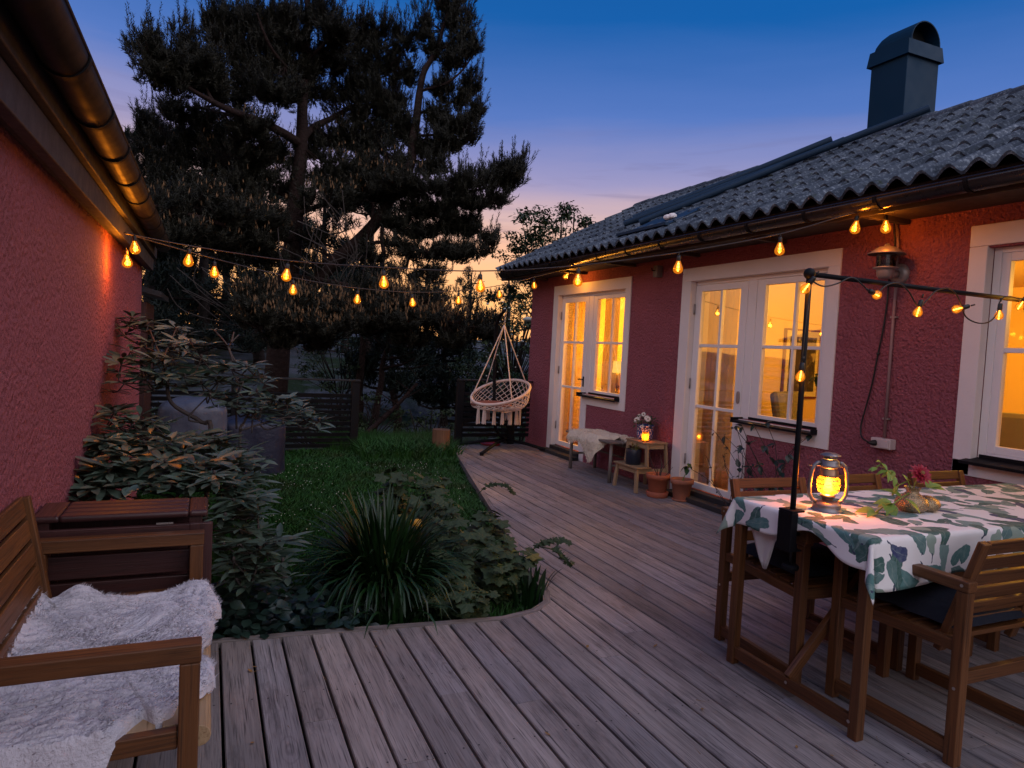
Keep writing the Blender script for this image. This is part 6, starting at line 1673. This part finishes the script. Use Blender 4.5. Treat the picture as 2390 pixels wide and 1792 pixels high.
def pine(label, px_, py_base, Y, H_, r, crown0, n, seed, mat='needles2', lean=0, bark='bark', dens=1):
    random.seed(seed)
    b = at(px_, py_base, Y); b.z = zhill(b.x, b.y)-.1
    t_ = thing('background_pine', label, 'tree', b, 'pines beyond the fence')
    tr_, ne = MB(), MB()
    c = limb(tr_, [b, b+V((lean*.3, 0, H_*.35)), b+V((lean*.8, .1, H_*.7)), b+V((lean, 0, H_))], r, .03, 8, .12)
    for k in range(n):
        t = lerp(crown0, 1, (k+.5)/n); p = c[min(len(c)-1, int(t*(len(c)-1)))]
        L = (1.05-t)*H_*.34*U(.6, 1.15)+.5; a = U(0, 2*PI)
        e = p+V((math.cos(a)*L, math.sin(a)*L, L*U(-.08, .35))); lb2 = [p, p.lerp(e, .5)+V((0, 0, -.06*L)), e]
        tr_.tube(lb2, .04, 4, rr=[.045, .03, .01])
        for q in range(int((26+L*15)*dens)):
            s_ = U(.3, 1); c0 = p.lerp(e, s_)+V((U(-.5, .5), U(-.5, .5), U(-.2, .35)))*(.35+.25*L*.5)
            if noise.noise(c0*1.2) < -.2: continue
            needle_shoot(ne, c0, V((U(-.6, .6), U(-.6, .6), .8)), U(.25, .45), 11, .26, .045)
    tr_.build('trunk', M[bark], t_, smooth=True); ne.build('needles', M[mat], t_)
    return t_
pine('slender pine with two close stems seen under the big pine, left stem', 858, 850, 27, 9.0, .14, .62, 22, 31, bark='redbark')
pine('slender pine with two close stems seen under the big pine, right stem', 882, 850, 27.5, 9.4, .14, .62, 22, 32, bark='redbark')
pine('reddish trunk standing right behind the left fence post', 836, 960, 17, 4.6, .13, .55, 12, 33, bark='redbark', dens=.7)
pine('thin leaning trunk just right of the left fence post', 862, 990, 16, 4.2, .10, .5, 10, 34, lean=.5, bark='redbark', dens=.7)
pine('young crooked pine in the middle of the gap between the fences', 928, 980, 17, 3.3, .11, .35, 14, 35, lean=-.25, bark='redbark', dens=.9)
pine('dark pine at far left seen under the left gutter', 345, 900, 21, 6.6, .2, .15, 34, 36)
pine('dark pine behind the covered grill', 470, 900, 23, 7.2, .2, .12, 36, 37)
pine('dark pine directly behind the big pine trunk', 600, 900, 25, 7.0, .2, .12, 34, 38)
pine('dark pine between the big pine and the fence gap', 745, 900, 29, 7.0, .2, .15, 30, 39, dens=.8)
pine('low bushy pine right of the fence gap behind the log', 1035, 960, 18, 2.6, .12, .1, 18, 40, dens=.9)
pine('dense dark pine far behind the end of the left wall', 400, 900, 26, 6.2, .2, .05, 46, 51, dens=1.1)
pine('dense dark pine far behind the covered grill, the taller one', 520, 900, 30, 7.6, .2, .05, 46, 52, dens=1.1)
pine('dense dark pine far behind the left fence, left of the big trunk', 660, 900, 32, 7.0, .2, .05, 44, 53, dens=1.1)
pine('dense low pine far behind the left fence post', 800, 900, 33, 4.6, .2, .05, 36, 54, dens=1.1)
pine('distant pine left of the hanging chair', 990, 880, 36, 5.0, .2, .15, 20, 41, dens=.4)
pine('distant pine behind the hanging chair post', 1090, 880, 34, 4.6, .2, .12, 20, 42, dens=.4)
pine('distant pine near the house corner', 1180, 880, 38, 5.0, .2, .1, 20, 43, dens=.4)
def decid(name, label, c, H_, n, crown, mat, trunk_r=.08, group=None, cat='tree', ls=.12, clumps=40, per=46, zlo=0.):
    t_ = thing(name, label, cat, c, group); tr_, lf = MB(), MB()
    c = V(c)
    for k in range(n):
        a = 2*PI*k/n+U(-.3, .3); top = c+V((math.cos(a)*crown*U(.2, .8), math.sin(a)*crown*U(.2, .8), H_*U(.75, 1)))
        limb(tr_, [c+V((U(-.1, .1), U(-.1, .1), 0)), c.lerp(top, .45)+V((U(-.2, .2), U(-.2, .2), .25)), top], trunk_r, .01, 6, .05)
    for k in range(clumps):
        u = V((U(-1, 1), U(-1, 1), U(zlo, 1))); p = c+V((u.x*crown, u.y*crown, H_*(.22+.80*u.z*(1-.25*(u.x**2+u.y**2)))))
        tr_.tube([c+V((0, 0, H_*.35)).lerp(p-c, .3), p], .012, 4, rr=[.015, .005])
        R_ = U(.2, .42)*crown*.5
        for q in range(per):
            v = V((U(-1, 1), U(-1, 1), U(-.55, .55)))
            lf.leaf(p+v*R_, (U(-1, 1), U(-1, 1), U(-.6, .3)), (U(-.5, .5), U(-.5, .5), 1), ls*U(.6, 1.2), ls*U(.35, .55), .2, 2)
    tr_.build('trunk', M['bark'], t_, smooth=True); lf.build('crown', M[mat], t_)
    return t_
random.seed(9)
def dt_at(px_, Y): 
    b = at(px_, 880, Y); b.z = zhill(b.x, b.y)-.1; return b
decid('deciduous_tree', 'airy leafy tree rising above the low end of the house roof', dt_at(1275, 19), 6.4, 11, 1.55, 'decid', .06, ls=.15, clumps=110, per=64, zlo=.5)
decid('deciduous_tree', 'bushy leafy tree beside the far corner of the house', dt_at(1195, 16), 4.1, 8, 1.2, 'decid', .06, ls=.12, clumps=80, per=52, zlo=.3)
t_ = decid('flowering_shrub', 'green shrub with scattered white blooms beside the house corner', dt_at(1205, 12.6), 2.25, 6, .75, 'shrubleaf', .03, cat='shrub', ls=.085, clumps=50, per=70)
m = MB()
for k in range(26):
    c = at(1130+U(0, 112), 690+U(0, 200), 12.0+U(-.3, .6)); m.ball(c, U(.014, .03), 7, 5, (1, 1, .7))
m.ball(at(1232, 745, 11.9), .085, 10, 7, (1.1, 1, .55)); m.build('blossoms', M['tiny_white'], t_)
decid('green_bush', 'bright green bush behind the left fence beside the big trunk', dt_at(745, 15.2), 1.25, 6, .85, 'shrubleaf', .02, cat='shrub', ls=.09, clumps=40, per=70, group='bushes beyond the fence')
decid('green_bush', 'green bush behind the left fence left of the big trunk', dt_at(560, 14.2), 1.3, 6, .9, 'shrubleaf', .02, cat='shrub', ls=.09, clumps=40, per=60, group='bushes beyond the fence')
decid('green_bush', 'dark bush at the foot of the slope behind the covered grill', dt_at(420, 13.5), 1.5, 6, 1.0, 'decid', .02, cat='shrub', ls=.09, clumps=40, per=60, group='bushes beyond the fence')
decid('green_bush', 'dark bush in the gap between the fences, left half', dt_at(870, 15.5), 1.7, 6, .8, 'decid', .02, cat='shrub', ls=.09, clumps=34, per=50, group='bushes beyond the fence')
decid('green_bush', 'dark bush in the gap between the fences, right half beside the log', dt_at(1000, 14.5), 1.5, 6, .8, 'decid', .02, cat='shrub', ls=.09, clumps=30, per=50, group='bushes beyond the fence')
decid('green_bush', 'tall thin bush behind the left fence post', dt_at(800, 18), 2.4, 7, 1.1, 'decid', .02, cat='shrub', ls=.10, clumps=40, per=50, group='bushes beyond the fence')
decid('green_bush', 'low bush on the rock left of the hanging chair', dt_at(1080, 20), 1.5, 6, 1.1, 'decid', .02, cat='shrub', ls=.10, clumps=36, per=60, group='bushes beyond the fence')
# bare and fallen stems
m = MB(); limb(m, [at(856, 1012, 12.2), at(905, 965, 12.4), at(975, 895, 12.6)], .05, .03, 7, .03)
for k in range(6):
    a = at(880+k*16, 990-k*15, 12.3); m.tube([a, a+V((U(-.5, .6), .1, U(-.1, .4))), a+V((U(-.8, .9), .2, U(-.1, .6)))], .008, 4, rr=[.012, .007, .003])
tag(m.build('fallen_trunk', M['redbark'], None, smooth=True), 'thin fallen trunk leaning across the gap between the two fences', 'fallen tree')
random.seed(77)
for k, (x0, y0, x1, y1) in enumerate(((812, 610, 745, 470), (780, 690, 700, 560), (560, 745, 440, 640), (820, 700, 860, 560))):
    m = MB()
    for q in range(9):
        a = PP(x0+U(-30, 30), y0+U(-20, 20), -2); b = PP(x1+U(-60, 60), y1+U(-30, 60), -2.4); mid = a.lerp(b, .5)+V((U(-.4, .4), 0, U(-.3, .2)))
        m.tube(catmull([a, mid, b], 4), .0075, 4)
    tag(m.build('bare_branches', M['twig'], None), ['tangle of bare twigs hanging below the right-hand limb of the pine', 'bare twigs beside the pine trunk at the height of the bulbs', 'bare twigs low down left of the pine trunk', 'bare twigs behind the middle bulbs of the string'][k], 'dead branches', 'bare twigs under the pine')
# small leafy sprays of a tree behind the ridge
for px_, py_ in ((2205, 262), (2232, 258), (2295, 244)):
    m = MB(); c = onroof(3.6, 3.2, .1); b = at(px_, py_+14, 6.2)
    for q in range(5):
        e = b+V((U(-.06, .06), 0, U(.02, .10))); m.tube([b-V((0, 0, .5)), b-V((0, 0, .05)), e], .004, 4)
        for z in range(7): m.leaf(e+V((U(-.03, .03), U(-.03, .03), U(-.06, .02))), (U(-1, 1), U(-1, 1), U(-.5, .8)), (0, -.5, 1), .028, .014, .1, 2)
    tag(m.build('leafy_twig', M['decid'], None), {2205: 'leafy twig tip showing over the ridge, nearest the chimney', 2232: 'leafy twig tip showing over the ridge, the middle one of three', 2295: 'leafy twig tip showing over the ridge, farthest right of three'}[px_], 'twig', 'twig tips above the ridge')

random.seed(123)
m = MB()
for k in range(330):
    x, y = U(-.1, 4.4), U(1.6, 9.4)
    if y > yend(x)-.03 or (2.35 < x < 4.6 and 1.5 < y < 3.0 and random.random() < .5): continue
    a = U(0, 2*PI)
    if k % 3: m.blade((x, y, .004), (math.cos(a), math.sin(a), .02), U(.03, .06), .0022)
    else: m.leaf((x, y, .004), (math.cos(a), math.sin(a), .05), (U(-.2, .2), U(-.2, .2), 1), U(.015, .035), U(.008, .016), -.2, 2)
tag(m.build('fallen_leaves', M['stamen'], kind='stuff'), 'scattered fallen needles and leaf bits on the deck', 'leaf litter')
WARM = (1, .47, .045)
LAMPS = [((6.6, 8.5, 2.1), 320, WARM, .15), ((5.6, 9.3, 1.6), 45, WARM, .1), ((6.4, 5.0, 2.2), 140, WARM, .15), ((6.6, 2.4, 2.2), 130, WARM, .15),
         ((LX, LY, LZ+.115), 5.5, (1, .40, .075), .018), ((4.455, 6.40, .60), 1.0, (1, .36, .04), .012), ((5.24, 8.26, 1.32), 3, WARM, .04)]
# ------------------------------------------------------------------ sky and light
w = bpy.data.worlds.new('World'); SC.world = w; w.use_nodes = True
nt = w.node_tree; nt.nodes.clear(); t = NT(nt)
SUN_AZ = R(18.0)                      # the after-glow: this far right of the yard's long axis
sd = V((math.sin(SUN_AZ), math.cos(SUN_AZ), 0))
d = t.vm('NORMALIZE', t.n('ShaderNodeTexCoord').outputs['Generated'])
sx = t.n('ShaderNodeSeparateXYZ', i={0: d}); z = sx.outputs[2]
az = t.vm('DOT_PRODUCT', d, tuple(sd))
side = t.vm('DOT_PRODUCT', d, (-sd.y, sd.x, 0))
cl = t.vm('MULTIPLY', d, (3.0, 3.0, 26.0))
nz = t.noise(cl, 1.0, 4, .55, .4)
zz = t.math('ADD', z, t.math('MULTIPLY', t.math('SUBTRACT', nz, .5), .035))
zz = t.math('SUBTRACT', zz, t.math('MULTIPLY', t.mapr(side, .0, .75), .055))
F = t.ramp(zz, [(0, (1.0, .42, .10)), (.07, (1.0, .50, .20)), (.125, (.86, .47, .31)), (.172, (.66, .43, .38)), (.232, (.29, .27, .47)), (.31, (.075, .16, .46)), (.42, (.0015, .092, .345)), (.58, (.001, .068, .27)), (1, (.03, .07, .24))])
streak = t.mapr(t.noise(t.vm('MULTIPLY', d, (2.2, 2.2, 34.0)), 1.3, 4, .6, .6), .52, .68)
band = t.math('MULTIPLY', t.mapr(z, .10, .17), t.mapr(z, .25, .32, 1, 0))
F = t.vm('SCALE', F, sc=1.15)
F = t.mix(t.math('MULTIPLY', t.math('MULTIPLY', streak, band), .38), F, (.17, .15, .30))
F = t.mix(t.math('MULTIPLY', t.mapr(az, .80, 1.0), t.mapr(z, .03, .18, .8, 0)), F, (1.25, .62, .24))
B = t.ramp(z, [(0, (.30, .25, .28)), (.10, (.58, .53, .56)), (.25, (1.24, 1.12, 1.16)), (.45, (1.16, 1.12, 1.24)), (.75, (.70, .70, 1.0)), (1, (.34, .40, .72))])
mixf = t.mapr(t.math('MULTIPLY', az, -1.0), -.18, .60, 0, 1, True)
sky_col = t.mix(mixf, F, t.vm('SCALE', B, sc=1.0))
sky_col = t.mix(t.mapr(z, -.06, -.01), (.02, .02, .02), sky_col)
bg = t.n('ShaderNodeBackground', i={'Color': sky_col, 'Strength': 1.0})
sky = t.n('ShaderNodeTexSky', sky_type='NISHITA', sun_disc=False)
sky.sun_elevation = R(1.0); sky.sun_rotation = SUN_AZ; sky.air_density = 1.2; sky.ozone_density = 3.0
bg2 = t.n('ShaderNodeBackground', i={'Color': sky, 'Strength': .02})
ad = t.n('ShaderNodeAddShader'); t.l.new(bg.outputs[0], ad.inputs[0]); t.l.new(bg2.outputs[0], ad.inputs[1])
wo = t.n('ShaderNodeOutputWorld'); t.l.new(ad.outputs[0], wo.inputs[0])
w.cycles.sampling_method = 'AUTOMATIC'
# added soft fill, in place of light from the eastern dusk sky
sl = bpy.data.lights.new('dusk_fill', 'SUN'); sl.energy = 1.0; sl.angle = R(70); sl.color = (1, .95, .98)
so = bpy.data.objects.new('dusk_fill', sl); COL.objects.link(so)
so.rotation_euler = V((-.50, .48, -.72)).to_track_quat('-Z', 'Y').to_euler()
def lamp(p, e, c, r=.03, typ='POINT', name='glow'):
    l = bpy.data.lights.new(name, typ); l.energy = e; l.color = c
    if typ == 'POINT': l.shadow_soft_size = r
    o = bpy.data.objects.new(name, l); COL.objects.link(o); o.location = p; return o
ORANGE = (1, .36, .035)
for p, e in BULBS: lamp(p, e, ORANGE, .02, name='bulb_light')
for p, e, c, r in LAMPS: lamp(p, e, c, r, name='lamp_light')
SC.view_settings.view_transform = 'Standard'; SC.view_settings.look = 'None'; SC.view_settings.exposure = 0; SC.view_settings.gamma = 1
SC.cycles.use_denoising = True
try: SC.cycles.denoiser = 'OPENIMAGEDENOISE'
except Exception: pass
SC.cycles.max_bounces = 8; SC.cycles.transparent_max_bounces = 16; SC.cycles.sample_clamp_indirect = 4
SC.cycles.use_adaptive_sampling = True; SC.cycles.adaptive_threshold = .01
SC.cycles.caustics_reflective = False; SC.cycles.caustics_refractive = False
